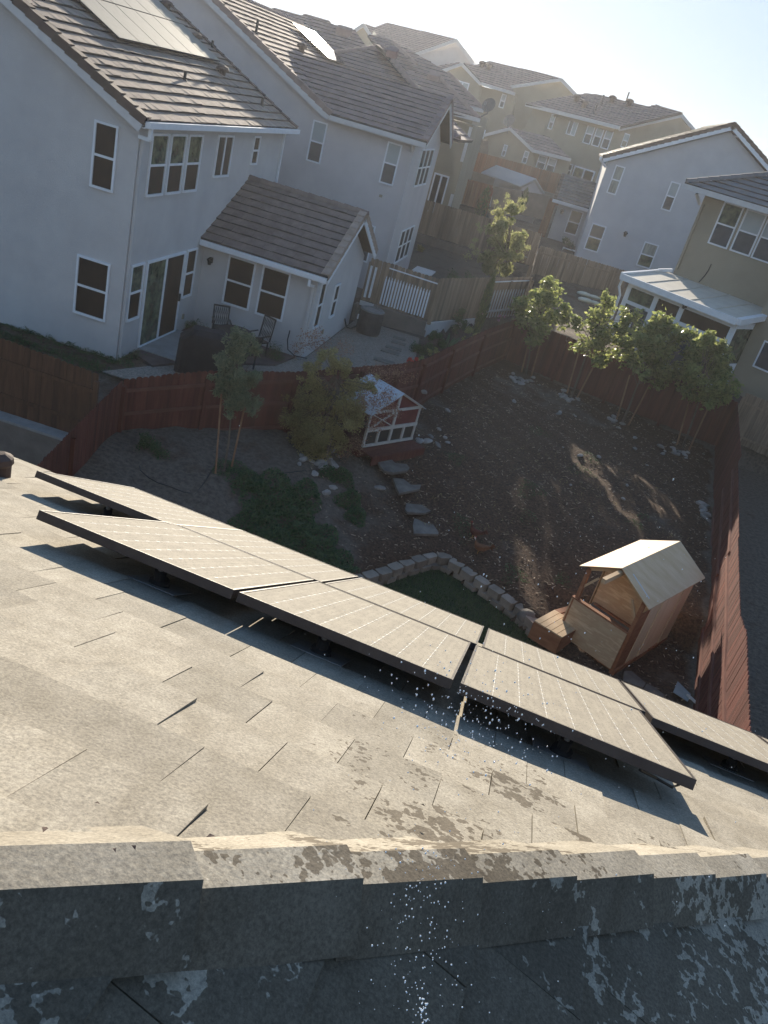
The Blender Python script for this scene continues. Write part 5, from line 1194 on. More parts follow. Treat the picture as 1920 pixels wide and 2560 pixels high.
# patio table and chairs
def chair(lb, c, az, s=1.0, high=1.0):
    t = thing('patio_chair', lb, 'chair', c, 'dark patio chairs'); f = V(sin(az), cos(az), 0); r = V(cos(az), -sin(az), 0); c = Vector(c)
    m = MB(); m.box(c-r*.24-f*.22+Z*.42, r*.48, f*.46, Z*.04); m.build('seat', M['black'], t)
    m = MB(); bh = .52*high; o = c-r*.25-f*.24+Z*.46
    m.box(o, r*.04, -f*.02, Z*bh-f*.10); m.box(o+r*.46, r*.04, -f*.02, Z*bh-f*.10); m.box(o+Z*bh-f*.10, r*.5, -f*.02, Z*.05)
    for i in range(7): m.bar(o+r*(.05+.06*i)+Z*.02, o+r*(.11+.06*i)+Z*bh-f*.10, .012, .012); m.bar(o+r*(.11+.06*i)+Z*.02, o+r*(.05+.06*i)+Z*bh-f*.10, .012, .012)
    m.build('backrest', M['black'], t)
    for a, e in ((-.22, -.2), (.22, -.2), (-.22, .2), (.22, .2)): m = MB(); m.bar(c+r*a+f*e, c+r*a+f*e+Z*.42, .035, .035, up=f); m.build('leg', M['black'], t)
    for a in (-.26, .26): m = MB(); m.bar(c+r*a-f*.2+Z*.66, c+r*a+f*.2+Z*.64, .04, .025); m.bar(c+r*a+f*.2+Z*.42, c+r*a+f*.2+Z*.64, .03, .03, up=f); m.build('armrest', M['black'], t)
    return t
def onpatio(px): return onz(px, -7.92)
tb = thing('patio_table', 'dark round patio table between the chairs by the wing wall', 'table', (-7.9, 22.3, -7.92)); m = MB(); m.lathe(V(-7.9, 22.4, -7.24), [(.5, 0), (.52, .02), (.5, .04)], 20); m.build('table_top', M['black'], tb); m = MB(); m.tube([V(-7.9, 22.4, -7.92), V(-7.9, 22.4, -7.24)], [.22, .04], 8); m.build('pedestal', M['black'], tb)
chair('dark patio chair with tall back, nearest to the two wing windows', (-7.35, 23.0, -7.92), radians(205), high=1.25)
chair('dark lattice backed patio chair beside the grass tuft at the door', (-8.6, 23.1, -7.92), radians(150))
chair('dark patio chair half behind the covered grill', (-7.2, 21.6, -7.92), radians(-60))
m = MB(); m.tube([V(-6.75, 24.06, -7.2), V(-6.75, 24.0, -7.5), V(-6.65, 23.9, -7.75), V(-6.4, 23.9, -7.88), V(-6.05, 24.1, -7.9)], .018, 6); o = m.build('garden_hose', M['hose'], base=(-6.7, 24, -7.9)); tag(o, 'black hose drooping from the wing wall to the ground', 'hose')
b = MB(); b.box(ony(Q7(560, 790), 37.5), (.9, 0, 0), (0, 1.4, 0), (0, 0, .06)); o = b.build('step_slab', M['offwhite'], base=ony(Q7(560, 790), 37.5)); tag(o, 'white slab beside the corner of the lilac grey house', 'slab')
q = ony(N5(140, 740), 55); pb = thing('planter_box', 'black planter box below the tan sliding door', 'planter', q); m = MB(); m.box(q, (2.0, .1, 0), (0, .7, 0), (0, 0, -.55)); m.build('box', M['black'], pb); m = MB(); m.box(q+V(.08, .08, -.02), (1.84, .1, 0), (0, .54, 0), (0, 0, .03)); m.build('soil', M['dirt'], pb)
for i, p in enumerate(((1460, 742), (1462, 757))):
    q = onz(p, -6.72); t = MB(); t.blob(q+Z*.12, (.42, .22, .12), 5+i, 14, .05); t.blob(q+V(.5, .15, .1), (.35, .2, .10), 8+i, 14, .05); o = t.build('garden_bag', M['cushion'], base=q, smooth=True); tag(o, ('pale plump bag lying farther back on the sunroom patio', 'pale plump bag lying nearer on the sunroom patio')[i], 'bag', 'pale bags on the patio')

# ---------------- red and white barn style playhouse
R2b = lambda x, y: (640+x*.38577, 820+y*.38577)
R3b = lambda x, y: (1280+x*.38577, 820+y*.38577)
R1b = lambda x, y: (x*.38577, 780+y*.38577)
def topz(base, px):
    """height at which a vertical line through base meets the sight line of px"""
    r = ray(*px); s = (r.x*base.x+r.y*base.y)/(r.x**2+r.y**2); return (r*s).z
BL, BR = onz(R2b(690, 775), -8.48), onz(R2b(1012, 722), -8.48)
ph = thing('coop_house', 'small barn red and white coop with pale gabled roof, half behind the feathery tree', 'coop', (BL+BR)/2-Z*.25)
wd = BR-BL; Wp = wd.length; wd.normalize(); wb = V(-wd.y, wd.x, 0); ze = topz(BR, R2b(1058, 505)); mid = (BL+BR)/2; za = ze+.24*Wp; dpth = 1.15
m = MB(); zb = -8.48
for a, sgn in ((BL, 1), (BR, -1)): m.box(a+wd*(.0 if sgn > 0 else -.06), wd*.06, wb*.06, Z*(ze-zb)); m.box(a+wd*(.0 if sgn > 0 else -.06)+wb*dpth, wd*.06, wb*.06, Z*(ze-zb))
m.box(mid-wd*.04-wb*.01, wd*.08, wb*.06, Z*(za-zb-.06)); zm = zb+(ze-zb)*.48
m.box(BL-wb*.015, wd*Wp, wb*.05, Z*.07); m.box(BL-wb*.018+Z*(zm-zb-.04), wd*Wp, wb*.05, Z*.09); m.box(BL-wb*.012+Z*(ze-zb-.05), wd*Wp, wb*.05, Z*.07)
for q in (.25, .75): m.box(BL+wd*(Wp*q-.03)-wb*.012, wd*.06, wb*.05, Z*(zm-zb))
for x0, x1 in ((.04, Wp*.5-.04), (Wp*.5+.04, Wp-.04)):
    if x0 < .1: m.bar(BL+wd*x0+Z*(zm-zb+.05)-wb*.01, BL+wd*x1+Z*(ze-zb-.04)-wb*.01, .03, .05, up=wb)
    if x0 < .1: m.bar(BL+wd*x1+Z*(zm-zb+.05)-wb*.012, BL+wd*x0+Z*(ze-zb-.04)-wb*.012, .03, .05, up=wb)
m.bar(BL+Z*(ze-zb)-wb*.02, mid+Z*(za-zb)-wb*.02, .04, .06); m.bar(BR+Z*(ze-zb)-wb*.02, mid+Z*(za-zb)-wb*.02, .04, .06)
m.build('trim', mat('weathered_trim', (.42, .40, .36), (.50, .48, .44), 6, .7), ph)
m = MB(); m.prism([BL+wb*.03+Z*(zm-zb), BR+wb*.03+Z*(zm-zb), BR+wb*.03+Z*(ze-zb), mid+wb*.03+Z*(za-zb-.03), BL+wb*.03+Z*(ze-zb)], wb*.02); m.box(BR+wb*.05-wd*.02, wd*.015, wb*(dpth-.05), Z*(ze-zb)); m.build('wall', M['barn_red'], ph)
m = MB(); m.box(BL+wb*.04+wd*.03, wd*(Wp-.06), wb*.02, Z*(zm-zb)); m.build('wire_front_shade', M['mesh_shade'], ph)  # solid dark sheet painting the shade behind the open lower front
m = MB(); o = -wb*.10
for s in (1, -1):
    e_ = (BR+wd*.10 if s > 0 else BL-wd*.10)+Z*(ze-zb-.05)+o; r_ = mid+Z*(za-zb+.01)+o; m.prism([e_, r_, r_+wb*(dpth+.25), e_+wb*(dpth+.25)], Z*.02)
m.build('roof', mat('pale_roof_sheet', (.38, .41, .44), (.46, .49, .52), 2, .5), ph)
m = MB()
for i in range(3): m.box(BL-wd*.1-wb*(.02+.16*(i+1))+Z*(-.06-.0*i), wd*(Wp+.12), wb*.15, Z*.04, t=random.random())
m.box(BL-wd*.1-wb*.52-Z*.28, wd*(Wp+.12), wb*.03, Z*.24); m.box(BL-wd*.1-Z*.28, wd*(Wp+.12), wb*dpth, Z*.22); m.build('deck', M['fence_red'], ph)

# ---------------- plywood playhouse under construction
SF, sa, sb_ = V(4.12, 15.04, 0), V(-.85, .53, 0).normalized(), V(.53, .85, 0).normalized()
zg, zE, zR, WS, LS = -9.5, -7.66, -7.24, 1.42, 2.55
S = lambda a, b_, z: SF+sa*a+sb_*b_+Z*z
pl = thing('playhouse', 'unfinished plywood playhouse with open front and gabled roof, beside the right fence', 'playhouse', (SF.x, SF.y, zg))
def part(name, mt, f, par=None):
    m = MB(); f(m); return m.build(name, M[mt], par or pl)
def slope(m, side, lift=0):
    a0, a1 = (-.14, WS/2) if side == 'r' else (WS+.14, WS/2)
    zz = zE-.03
    m.prism([S(a0, -.10, zz), S(a1, -.10, zR+.02), S(a1, LS+.12, zR+.02), S(a0, LS+.12, zz)], Z*.018)
part('roof_sheet', 'plyroof', lambda m: slope(m, 'r')); part('roof_sheet', 'plyroof', lambda m: slope(m, 'l'))
for a0, a1, b0 in ((.02, WS/2-.18, .12), (WS-.02, WS/2+.12, LS-.15)):
    f = lambda a: zE-.03+(zR+.05-zE)*(1-abs(a-WS/2)/(WS/2+.14))+.028
    part('chalk_line', 'offwhite', lambda m: m.prism([S(a0, b0, f(a0)-.008), S(a1, b0, f(a1)-.008), S(a1, b0+.035, f(a1)-.008), S(a0, b0+.035, f(a0)-.008)], Z*.002))
part('post', 'redwood', lambda m: m.box(S(0, 0, zg), sa*.08, sb_*.08, Z*(zE-zg))); part('post', 'redwood', lambda m: m.box(S(WS-.08, 0, zg), sa*.08, sb_*.08, Z*(zE-zg)))
part('ridge_beam', 'pine', lambda m: m.box(S(WS/2-.045, -.78, zR-.15), sa*.09, sb_*1.6, Z*.11))
part('top_plate', 'redwood', lambda m: (m.box(S(.0, .0, zE-.05), sa*.06, sb_*LS, Z*.05), m.box(S(WS-.06, .0, zE-.05), sa*.06, sb_*LS, Z*.05)))
part('brace', 'pine', lambda m: (m.bar(S(.04, .05, zE-.02), S(WS/2, .05, zR-.06), .035, .07), m.bar(S(WS-.04, .05, zE-.02), S(WS/2, .05, zR-.06), .035, .07)))
part('brace', 'pine', lambda m: (m.bar(S(.30, .05, zE-.42+.32), S(.04, .05, zE-.50), .03, .05), m.bar(S(WS-.3, .05, zE-.10), S(WS-.04, .05, zE-.5), .03, .05)))
part('front_panel', 'ply', lambda m: m.box(S(.06, -.05, zg+.12), sa*(WS-.02), sb_*.02, Z*.92))
part('sill', 'redwood', lambda m: (m.box(S(.05, -.04, zg+1.04), sa*(WS-.0), sb_*.10, Z*.04), m.box(S(WS-.02, -.06, zg), sa*.03, sb_*.09, Z*1.06)))
part('floor', 'stone', lambda m: m.box(S(.06, .06, zg+.62), sa*(WS-.12), sb_*.95, Z*.04))
part('inner_wall', 'ply', lambda m: m.prism([S(.02, 1.0, zg), S(WS-.02, 1.0, zg), S(WS-.02, 1.0, zE-.02), S(WS/2, 1.0, zR-.02), S(.02, 1.0, zE-.02)], sb_*.015))
part('ledge', 'redwood', lambda m: m.box(S(.1, .92, zg+.62), sa*(WS-.2), sb_*.07, Z*.08))
part('side_wall', 'plyside', lambda m: [m.box(S(-.018*(1 if i % 2 else .2), .52+i*.51, zg+.05), sa*.015, sb_*.505, Z*(zE-zg-.06), t=random.random()) for i in range(4)])
part('side_wall', 'redwood', lambda m: m.box(S(.01, .08, zg+.05), sa*.012, sb_*.44, Z*(zE-zg-.35)))
part('side_wall', 'ply', lambda m: m.box(S(WS+.0, .95, zg+.05), sa*.015, sb_*1.58, Z*(zE-zg-.06)))
part('back_wall', 'ply', lambda m: m.prism([S(0, LS, zg), S(WS, LS, zg), S(WS, LS, zE), S(WS/2, LS, zR-.02), S(0, LS, zE)], sb_*.015))
part('base_skid', 'redwood', lambda m: (m.box(S(-.03, .02, zg-.02), sa*.1, sb_*LS, Z*.12), m.box(S(0, .1, zg+.0), sa*.5, sb_*.4, Z*.05)))
bx = thing('plank_box', 'low box of mixed planks against the left side of the plywood playhouse', 'box', S(WS+.4, .9, zg))
c0 = onz(H9(120, 738), -9.08); c1 = onz(H9(292, 645), -9.08); c3 = onz(H9(362, 885), -9.08)
ea = c1-c0; eb = c3-c0; m = MB()
for i in range(5): m.box(c0+eb*(.2*i+.01), ea, eb*.185, Z*.03, t=random.random())
m.build('top_plank', M['pine'], bx); m = MB(); m.box(c0+V(0, 0, -.42), ea, eb*.03, Z*.42); m.box(c0+V(0, 0, -.42), ea*.04, eb, Z*.42); m.box(c0+eb*.97+V(0, 0, -.42), ea, eb*.03, Z*.42); m.build('side', M['redwood'], bx)
c4 = onz(H9(560, 590), -9.12); m = MB(); m.bar(c1+eb*.1, c4, .14, .04); m.bar(c1+eb*.35, c4+eb*.25, .12, .04); m.build('loose_plank', M['redwood'], bx)

# ================================================================== PLANTS
def foliage(mb, blobs, n, size, rd, shell=.45, aspect=.5, droop=0.0, up=0.0, lean=None):
    tot = sum(r**2 for c, r in blobs)
    for c, r in blobs:
        for _ in range(int(n*r*r/tot)):
            while True:
                d = V(rd.gauss(0, 1), rd.gauss(0, 1), rd.gauss(0, 1))
                if d.length > .01: break
            d.normalize(); q = rd.random()
            rad = r*(shell+(1-shell)*q**.6)*(1+rd.gauss(0, .24))
            p = c+V(d.x*rad, d.y*rad, d.z*rad*.95)
            s = size*rd.uniform(.6, 1.35)
            x = V(rd.gauss(0, 1), rd.gauss(0, 1), rd.gauss(0, .7)+up-droop).normalized(); y = x.cross(V(rd.gauss(0, 1), rd.gauss(0, 1), rd.gauss(0, 1))).normalized()*aspect
            z = x.cross(y).normalized()*s*.12
            mb.face([p-x*s*.5, p+y*s*.5+z, p+x*s*.5, p-y*s*.5+z], min(1, max(0, rd.gauss(.45, .25))))
def twigclumps(c, r, k, rd, spread=.8, rr=.38):
    """break one crown lobe into uneven clumps"""
    out = []
    for _ in range(k):
        d = V(rd.gauss(0, 1), rd.gauss(0, 1), rd.gauss(0, 1)).normalized(); out.append((c+d*r*spread*rd.uniform(.35, 1.0), r*rr*rd.uniform(.6, 1.25)))
    return out
def pxblobs(pxl, Yp, jit=0.0, rd=None):
    out = []
    for x, y, r in pxl:
        c = ony((x, y), Yp+(rd.uniform(-jit, jit) if rd else 0)); out.append((c, r*c.dot(FWD)/F))
    return out
def tree(name, label, base, trunk_top, blobs, n, size, leaf, rd, group=None, trad=.05, k=7, cat='tree', aspect=.5, spread=.85, rr=.42, droop=0, up=0, limbs=None, extra=None):
    t = thing(name, label, cat, base, group); base = Vector(base)
    cl = []
    for c, r in blobs: cl += twigclumps(c, r, k, rd, spread, rr)
    m = MB(); foliage(m, cl, n, size, rd, aspect=aspect, droop=droop, up=up); 
    if extra: extra(m)
    m.build('crown', M[leaf], t)
    m = MB(); m.tube([base-Z*.05, base.lerp(trunk_top, .5)+V(.02, .01, 0), trunk_top], [trad, trad*.8, trad*.6], 8)
    top = max(blobs, key=lambda q: q[0].z)[0]
    m.tube([trunk_top, trunk_top.lerp(top, .6), top], [trad*.6, trad*.4, trad*.12], 6)
    for c, r in cl[::3]:
        s = trunk_top.lerp(top, rd.uniform(0, .7)); m.tube([s, s.lerp(c, .5)+Z*.03, c], [trad*.3, trad*.2, trad*.06], 5)
    m.build('trunk', M['bark'], t)
    return t
rd = random.Random(101)
LAB = ['bushy tree, leftmost of the four, in the far corner of the red fence', 'thin crowned tree, second from the left of the four, before the pale bags', 'dense round tree in front of the sunroom windows, third of the four', 'dense tree nearest the right end of the back fence, rightmost of the four']
data = [
 ([(1320, 790, 50), (1350, 830, 48), (1365, 760, 45), (1375, 725, 32), (1395, 790, 38), (1300, 760, 25), (1340, 740, 22)], [((110, 90), (62, 290)), ((125, 90), (90, 300)), ((195, 60), (125, 315))], 5200),
 ([(1500, 790, 36), (1520, 745, 28), (1500, 850, 45), (1545, 860, 42), (1460, 865, 32), (1575, 790, 30), (1555, 820, 30), (1440, 810, 26), (1510, 900, 28), (1410, 775, 20)], [((440, 130), (357, 425)), ((480, 175), (385, 440)), ((560, 190), (415, 460))], 4600),
 ([(1625, 840, 60), (1605, 900, 58), (1660, 880, 62), (1640, 945, 50), (1690, 930, 46), (1665, 810, 34), (1580, 860, 36), (1700, 850, 38)], [((750, 350), (680, 590)), ((805, 390), (715, 610)), ((870, 410), (755, 625))], 7600),
 ([(1765, 890, 58), (1740, 940, 50), (1800, 930, 54), (1780, 985, 44), (1820, 975, 34), (1770, 850, 30), (1800, 870, 30), (1725, 980, 30)], [((1160, 440), (1070, 760)), ((1215, 470), (1105, 775)), ((1285, 490), (1145, 795))], 7000)]
for i, (bl, st, n) in enumerate(data):
    base = onz(R3b(*st[1][1]), -8.68); Yp = base.y
    tree('staked_tree', LAB[i], base, ony(R3b(*st[1][0]), Yp), pxblobs(bl, Yp, .5, rd), int(n*.62), .185, 'leaf1', rd, 'staked trees along the back fence', .045, k=13, rr=.36)
    for j in (0, 2):
        b0 = onz(R3b(*st[j][1]), -8.70); t0 = ony(R3b(*st[j][0]), b0.y+(.05 if j else -.05)); t0 = t0+(t0-b0)*.18
        m = MB(); m.tube([b0-Z*.1, t0], [.032, .028], 8); o = m.build('tree_stake', M['stake'], base=b0)
        tag(o, '%s lodgepole stake of the %s tree by the back fence' % (('left', '', 'right')[j], ('leftmost', 'second', 'third', 'rightmost')[i]), 'stake', 'lodgepole stakes of the back fence trees')
# sapling at the left
base = onz(R1b(1455, 1020), -8.72); Yp = base.y
tree('willowy_sapling', 'slender staked tree with drooping grey green leaves in front of the red fence, left', base, ony(R1b(1500, 640), Yp), pxblobs([(590, 880, 34), (575, 930, 40), (600, 960, 42), (560, 985, 34), (620, 1000, 34), (590, 1010, 36), (600, 850, 26), (640, 880, 22), (550, 900, 20), (540, 945, 20), (635, 950, 26)], Yp, .3, rd), 6500, .12, 'leaf3', rd, None, .028, k=8, aspect=.28, droop=.6, extra=lambda m: foliage(m, pxblobs([(600, 838, 22), (625, 846, 18), (570, 850, 16), (590, 825, 12), (640, 862, 12)], Yp), 420, .09, random.Random(6), aspect=.3))
for j, (tp, bt) in enumerate((((1430, 600), (1400, 1030)), ((1575, 660), (1500, 1000)))):
    b0 = onz(R1b(*bt), -8.74); t0 = ony(R1b(*tp), b0.y); t0 = t0+(t0-b0)*.15; m = MB(); m.tube([b0-Z*.1, t0], [.024, .022], 8); o = m.build('tree_stake', M['stake'], base=b0)
    tag(o, ('left', 'right')[j]+' lodgepole stake of the slender tree at the left', 'stake', 'lodgepole stakes of the slender tree')
# feathery tree
base = V(-3.75, 19.1, -8.68); Yp = 19.6
tree('feathery_tree', 'broad feathery yellow green tree with rusty leaf tips, beside the barn red coop', base, ony((850, 1010), Yp), pxblobs([(790, 1000, 62), (850, 1050, 66), (750, 1060, 50), (800, 1090, 60), (880, 970, 46), (770, 935, 40), (890, 1040, 44), (830, 905, 34), (930, 960, 30), (860, 920, 30), (730, 1000, 34), (840, 1110, 50), (760, 1110, 40)], Yp, .45, rd), 21000, .075, 'leaf2', rd, None, .05, k=11, aspect=.42, spread=1.0, rr=.34)
t = bpy.data.objects['feathery_tree']; m = MB()
foliage(m, pxblobs([(890, 1110, 26), (860, 1130, 22), (960, 1010, 34), (985, 1030, 22), (940, 1060, 26), (920, 1000, 30), (970, 985, 20)], 19.5), 2200, .05, rd, aspect=.45)
foliage(m, pxblobs([(940, 935, 30), (975, 935, 24), (1000, 925, 18), (1035, 940, 14), (800, 860, 30), (770, 850, 26), (745, 870, 20), (790, 830, 16), (860, 870, 26), (1010, 950, 14), (710, 960, 20), (700, 950, 14)], 20.3), 2000, .05, rd, aspect=.45); m.build('rusty_tips', M['leafred'], t)
# the sunlit tree in the yard behind
base = V(-2.0, 41.5, -7.35); Yp = 41.5
tree('sunlit_tree', 'loose pale green sunlit tree with upright wispy shoots behind the raw wood fence', base, ony((1268, 690), Yp), pxblobs([(1262, 560, 36), (1245, 610, 34), (1225, 640, 30), (1275, 640, 32), (1250, 670, 28), (1290, 600, 26), (1275, 530, 24), (1240, 580, 24), (1215, 665, 18)], Yp, .6, rd), 10000, .14, 'leaf6', rd, None, .07, k=8, aspect=.45, up=.8, extra=lambda m: foliage(m, pxblobs([(1268, 490, 7), (1272, 505, 8), (1240, 505, 7), (1245, 525, 9), (1300, 500, 7), (1306, 520, 9), (1290, 515, 8), (1312, 500, 6), (1232, 530, 8), (1180, 615, 8), (1190, 630, 11), (1170, 640, 10), (1200, 575, 9), (1195, 560, 6), (1188, 600, 8), (1300, 640, 12), (1320, 620, 8)], Yp), 1500, .09, random.Random(16), aspect=.3, up=1.5))
def cypress(label, base, h, r, leaf, n, group='cypresses'):
    base = Vector(base); t = thing('cypress', label, 'cypress', base, group); m = MB(); rdd = random.Random(int(h*100))
    for _ in range(n):
        f = rdd.random(); rad = r*(sin(pi*min(1, f*.92+.10))**.6)*rdd.uniform(.55, 1.1); a = rdd.uniform(0, 2*pi); p = base+V(cos(a)*rad, sin(a)*rad, h*f); s = rdd.uniform(.05, .13)
        x = V(cos(a)*.3, sin(a)*.3, 1).normalized(); y = V(-sin(a), cos(a), rdd.gauss(0, .3))*.3; m.face([p-x*s*.5, p+y*s, p+x*s, p-y*s], rdd.random())
    m.build('crown', M[leaf], t); m = MB(); m.tube([base-Z*.05, base+Z*h*.9], [.04, .01], 6); m.build('trunk', M['bark'], t)
cb = onz((1187, 842), -7.7); cypress('narrow bright edged cypress in front of the raw wood fence', cb, topz(cb, (1242, 682))-cb.z, .20, 'leaf4', 1700)
cb = ony((1193, 560), 55); cypress('dark narrow cypress before the orange fence', cb, topz(cb, (1206, 462))-cb.z, .42, 'leaf4', 900)
cb = ony((1300, 530), 57); cypress('hazy narrow cypress before the taupe wall, right of the sunlit tree', cb, topz(cb, (1316, 470))-cb.z, .28, 'leaf4', 600)
def shrub(name, label, pxl, Yp, n, size, leaf, cat='shrub', group=None, aspect=.5, k=6, stem=True):
    bl = pxblobs(pxl, Yp); lo = min(bl, key=lambda q: q[0].z-q[1]); base = V(lo[0].x, lo[0].y, lo[0].z-lo[1]); t = thing(name, label, cat, base, group); cl = []; rdd = random.Random(n+int(pxl[0][0]))
    for c, r in bl: cl += twigclumps(c, r, k, rdd, .7, .5)
    m = MB(); foliage(m, cl, n, size, rdd, aspect=aspect); m.build('leaves', M[leaf], t)
    m = MB()
    for c, r in cl[:4]: m.tube([base, base.lerp(c, .5)+V(.02, 0, .02), c], [.012, .009, .005], 5)
    m.build('stem', M['bark'], t); return t
shrub('shrub', 'round bright green shrub at the foot of the red fence, left', [(365, 1120, 34), (395, 1125, 32), (375, 1145, 30), (360, 1100, 22)], 16.4, 2600, .05, 'leaf5')
shrub('shrub', 'grassy bush on the patio edge behind the slender tree', [(680, 880, 34), (700, 895, 28), (660, 900, 24)], 23.2, 1500, .07, 'leaf5', aspect=.2)
shrub('shrub', 'spiky light green plant by the wing corner above the feathery tree', [(800, 900, 14), (830, 905, 10)], 24.0, 300, .10, 'leaf6', aspect=.15)
shrub('shrub', 'dark green bush at the bottom of the bed beside the pavers', [(1055, 880, 26), (1075, 870, 22), (1040, 870, 18)], 28.9, 1500, .07, 'leaf5')
shrub('shrub', 'dark bush in the middle of the bed behind the red fence', [(1090, 840, 22), (1105, 860, 18)], 30.5, 1100, .07, 'leaf5')
shrub('flowering_bush', 'dark bush with a few white flowers against the white kick board', [(1145, 800, 20), (1155, 780, 16), (1140, 825, 18), (1160, 810, 16)], 32.2, 1400, .07, 'leaf5', 'bush')
shrub('shrub', 'sunlit yellow green plant on the red fence line under the cypress', [(1175, 830, 14), (1190, 838, 12), (1160, 845, 9)], 31.4, 500, .07, 'leaf6')
shrub('shrub', 'low sunlit leaves over the red fence between cactus and red flowers', [(1075, 880, 8), (1090, 876, 9), (1100, 882, 7)], 27.4, 260, .07, 'leaf6')
shrub('flower_clump', 'bright red geranium flowers showing over the red fence', [(1022, 899, 9), (1030, 901, 9), (1040, 899, 7)], 25.0, 420, .05, 'petal', 'flowers')
shrub('flower_clump', 'cream and orange flowers right of the red geraniums', [(1050, 897, 7), (1057, 894, 6)], 25.2, 160, .05, 'leaf6', 'flowers')
shrub('flower_clump', 'pink flowers at the far end of the bed before the corner tree', [(1250, 790, 6), (1246, 800, 5), (1262, 792, 4)], 33.0, 130, .06, 'petalpink', 'flowers')
shrub('shrub', 'rounded dim bush in the yard behind the picketed fence, left one', [(1060, 700, 24), (1040, 690, 18)], 39.5, 900, .09, 'leaf5')
shrub('shrub', 'rounded dim bush in the yard behind the picketed fence, right one', [(1140, 700, 26), (1165, 695, 20)], 39.5, 1000, .09, 'leaf5')
shrub('shrub', 'brownish plant against the low wall of the lilac house yard', [(1048, 635, 16), (1050, 620, 12)], 46.5, 500, .10, 'leaf2')
pt = thing('potted_plant', 'clipped green plant in a pot on a white stand beside the blue grey wing', 'potted plant', ony(N5(1260, 1220), 57)); m = MB(); rdd = random.Random(9); foliage(m, [(c, r) for c, r in pxblobs([(1418, 606, 11), (1428, 612, 9), (1412, 598, 7)], 57)], 700, .09, rdd); m.build('leaves', M['leaf5'], pt); m = MB(); q = ony(N5(1260, 1225), 57); m.lathe(q, [(.16, 0), (.24, .35), (.22, .36)], 12); m.build('pot', M['bark'], pt)
m = MB(); q = ony(N5(1250, 1240), 56.6); m.box(q+V(-.35, 0, .25), (.9, 0, 0), (0, .4, 0), (0, 0, .05)); [m.box(q+V(x, y, -.35), (.05, 0, 0), (0, .05, 0), (0, 0, .6)) for x in (-.35, .5) for y in (0, .35)]; o = m.build('white_stand', M['white'], base=q); tag(o, 'white stand with legs under the potted plant by the blue grey wing', 'stand')
# cactus
ct = thing('cactus', 'small pale cactus with upright pads above the red fence', 'cactus', V(-2.52, 30.9, -7.8)); m = MB(); q = ony((1114, 868), 30.9)
for dx, dz, a, L in ((0, 0, 0, .55), (.12, .05, .3, .4), (.22, .12, .5, .38), (-.08, 0, -.3, .3)): m.tube([q+V(dx, 0, dz), q+V(dx+a*L*.5, 0, dz+L*.5), q+V(dx+a*L, 0, dz+L)], [.05, .065, .02], 8)
m.build('pads', M['cactus'], ct)
# weeds: ground cover nobody could count
def ground_z(x, y): return hgt(x, y)
def weeds(name, label, pxl, zg_, n, size, leaf, seed, hmax=.22, aspect=.5):
    rdd = random.Random(seed); m = MB(); cs = [(onz((x, y), zg_), r) for x, y, r in pxl]; tot = sum(r*r for _, r in cs); cnt = []
    for c, r in cs:
        R = r*c.dot(FWD)/F*1.15
        for _ in range(int(n*r*r/tot)):
            a = rdd.uniform(0, 2*pi); q = R*sqrt(rdd.random())*(1+.25*sin(a*3+c.x)); x, y = c.x+cos(a)*q, c.y+sin(a)*q*1.3
            h = hmax*(1-(q/R)**2*.8)*rdd.random()*(.5+.5*sin(x*9)*sin(y*8)+.3); p = V(x, y, ground_z(x, y)+max(.01, h)); s = size*rdd.uniform(.6, 1.4)
            d = V(rdd.gauss(0, 1), rdd.gauss(0, 1), rdd.gauss(0, .5)).normalized(); e = d.cross(V(rdd.gauss(0, .4), rdd.gauss(0, .4), 1)).normalized()*aspect; m.face([p-d*s*.5, p+e*s*.5+Z*s*.1, p+d*s*.5, p-e*s*.5+Z*s*.1], rdd.random())
    o = m.build(name, M[leaf], base=cs[0][0]); stuff(o, label, 'ground cover')
weeds('ground_cover', 'low dense green ground cover on the bank above the solar panels', [(680, 1240, 60), (730, 1290, 70), (790, 1340, 66), (640, 1290, 50), (840, 1380, 50), (690, 1340, 50), (620, 1220, 36), (760, 1240, 40), (880, 1400, 30)], -9.0, 15000, .075, 'leaf5', 41)
weeds('ground_cover', 'narrow green weed patch left of the stone steps', [(860, 1190, 26), (880, 1230, 30), (900, 1260, 24), (820, 1180, 20)], -8.85, 3200, .06, 'leaf5', 42)
weeds('ground_cover', 'thin weeds at the foot of the slender staked tree', [(600, 1180, 34), (560, 1170, 26), (630, 1200, 30)], -8.8, 1800, .05, 'leaf5', 43, .1)
weeds('ground_cover', 'sparse weeds dotted over the mulch slope', [(1450, 1190, 30), (1470, 1160, 26), (1320, 1240, 30), (1180, 1300, 26), (1160, 1280, 20), (1320, 1290, 18), (1300, 1400, 30), (1580, 1330, 20), (1340, 1090, 26), (1130, 1160, 26), (1600, 1310, 16), (1420, 1420, 20)], -8.9, 2200, .055, 'leaf5', 44, .14, .3)
weeds('grass_tufts', 'rough grass along the foot of the grey house wall', [(60, 850, 30), (110, 868, 30), (160, 882, 30), (210, 898, 34), (250, 915, 34), (300, 912, 30), (345, 900, 22), (20, 838, 30)], -8.1, 6000, .11, 'leaf5', 45, .2, .12)
weeds('grass_tufts', 'grass tuft in the corner beside the sliding door slab', [(470, 815, 22), (495, 825, 20), (515, 835, 14)], -7.95, 1500, .12, 'leaf5', 46, .35, .12)
weeds('dry_weeds', 'thin dry weed stalks scattered over the mulch slope', [(1000, 1100, 60), (1150, 1050, 80), (1300, 1150, 90), (1450, 1250, 90), (1600, 1200, 80), (1250, 1300, 80), (1100, 1250, 60), (1680, 1350, 50)], -8.9, 1100, .10, 'leaf2', 47, .14, .07)
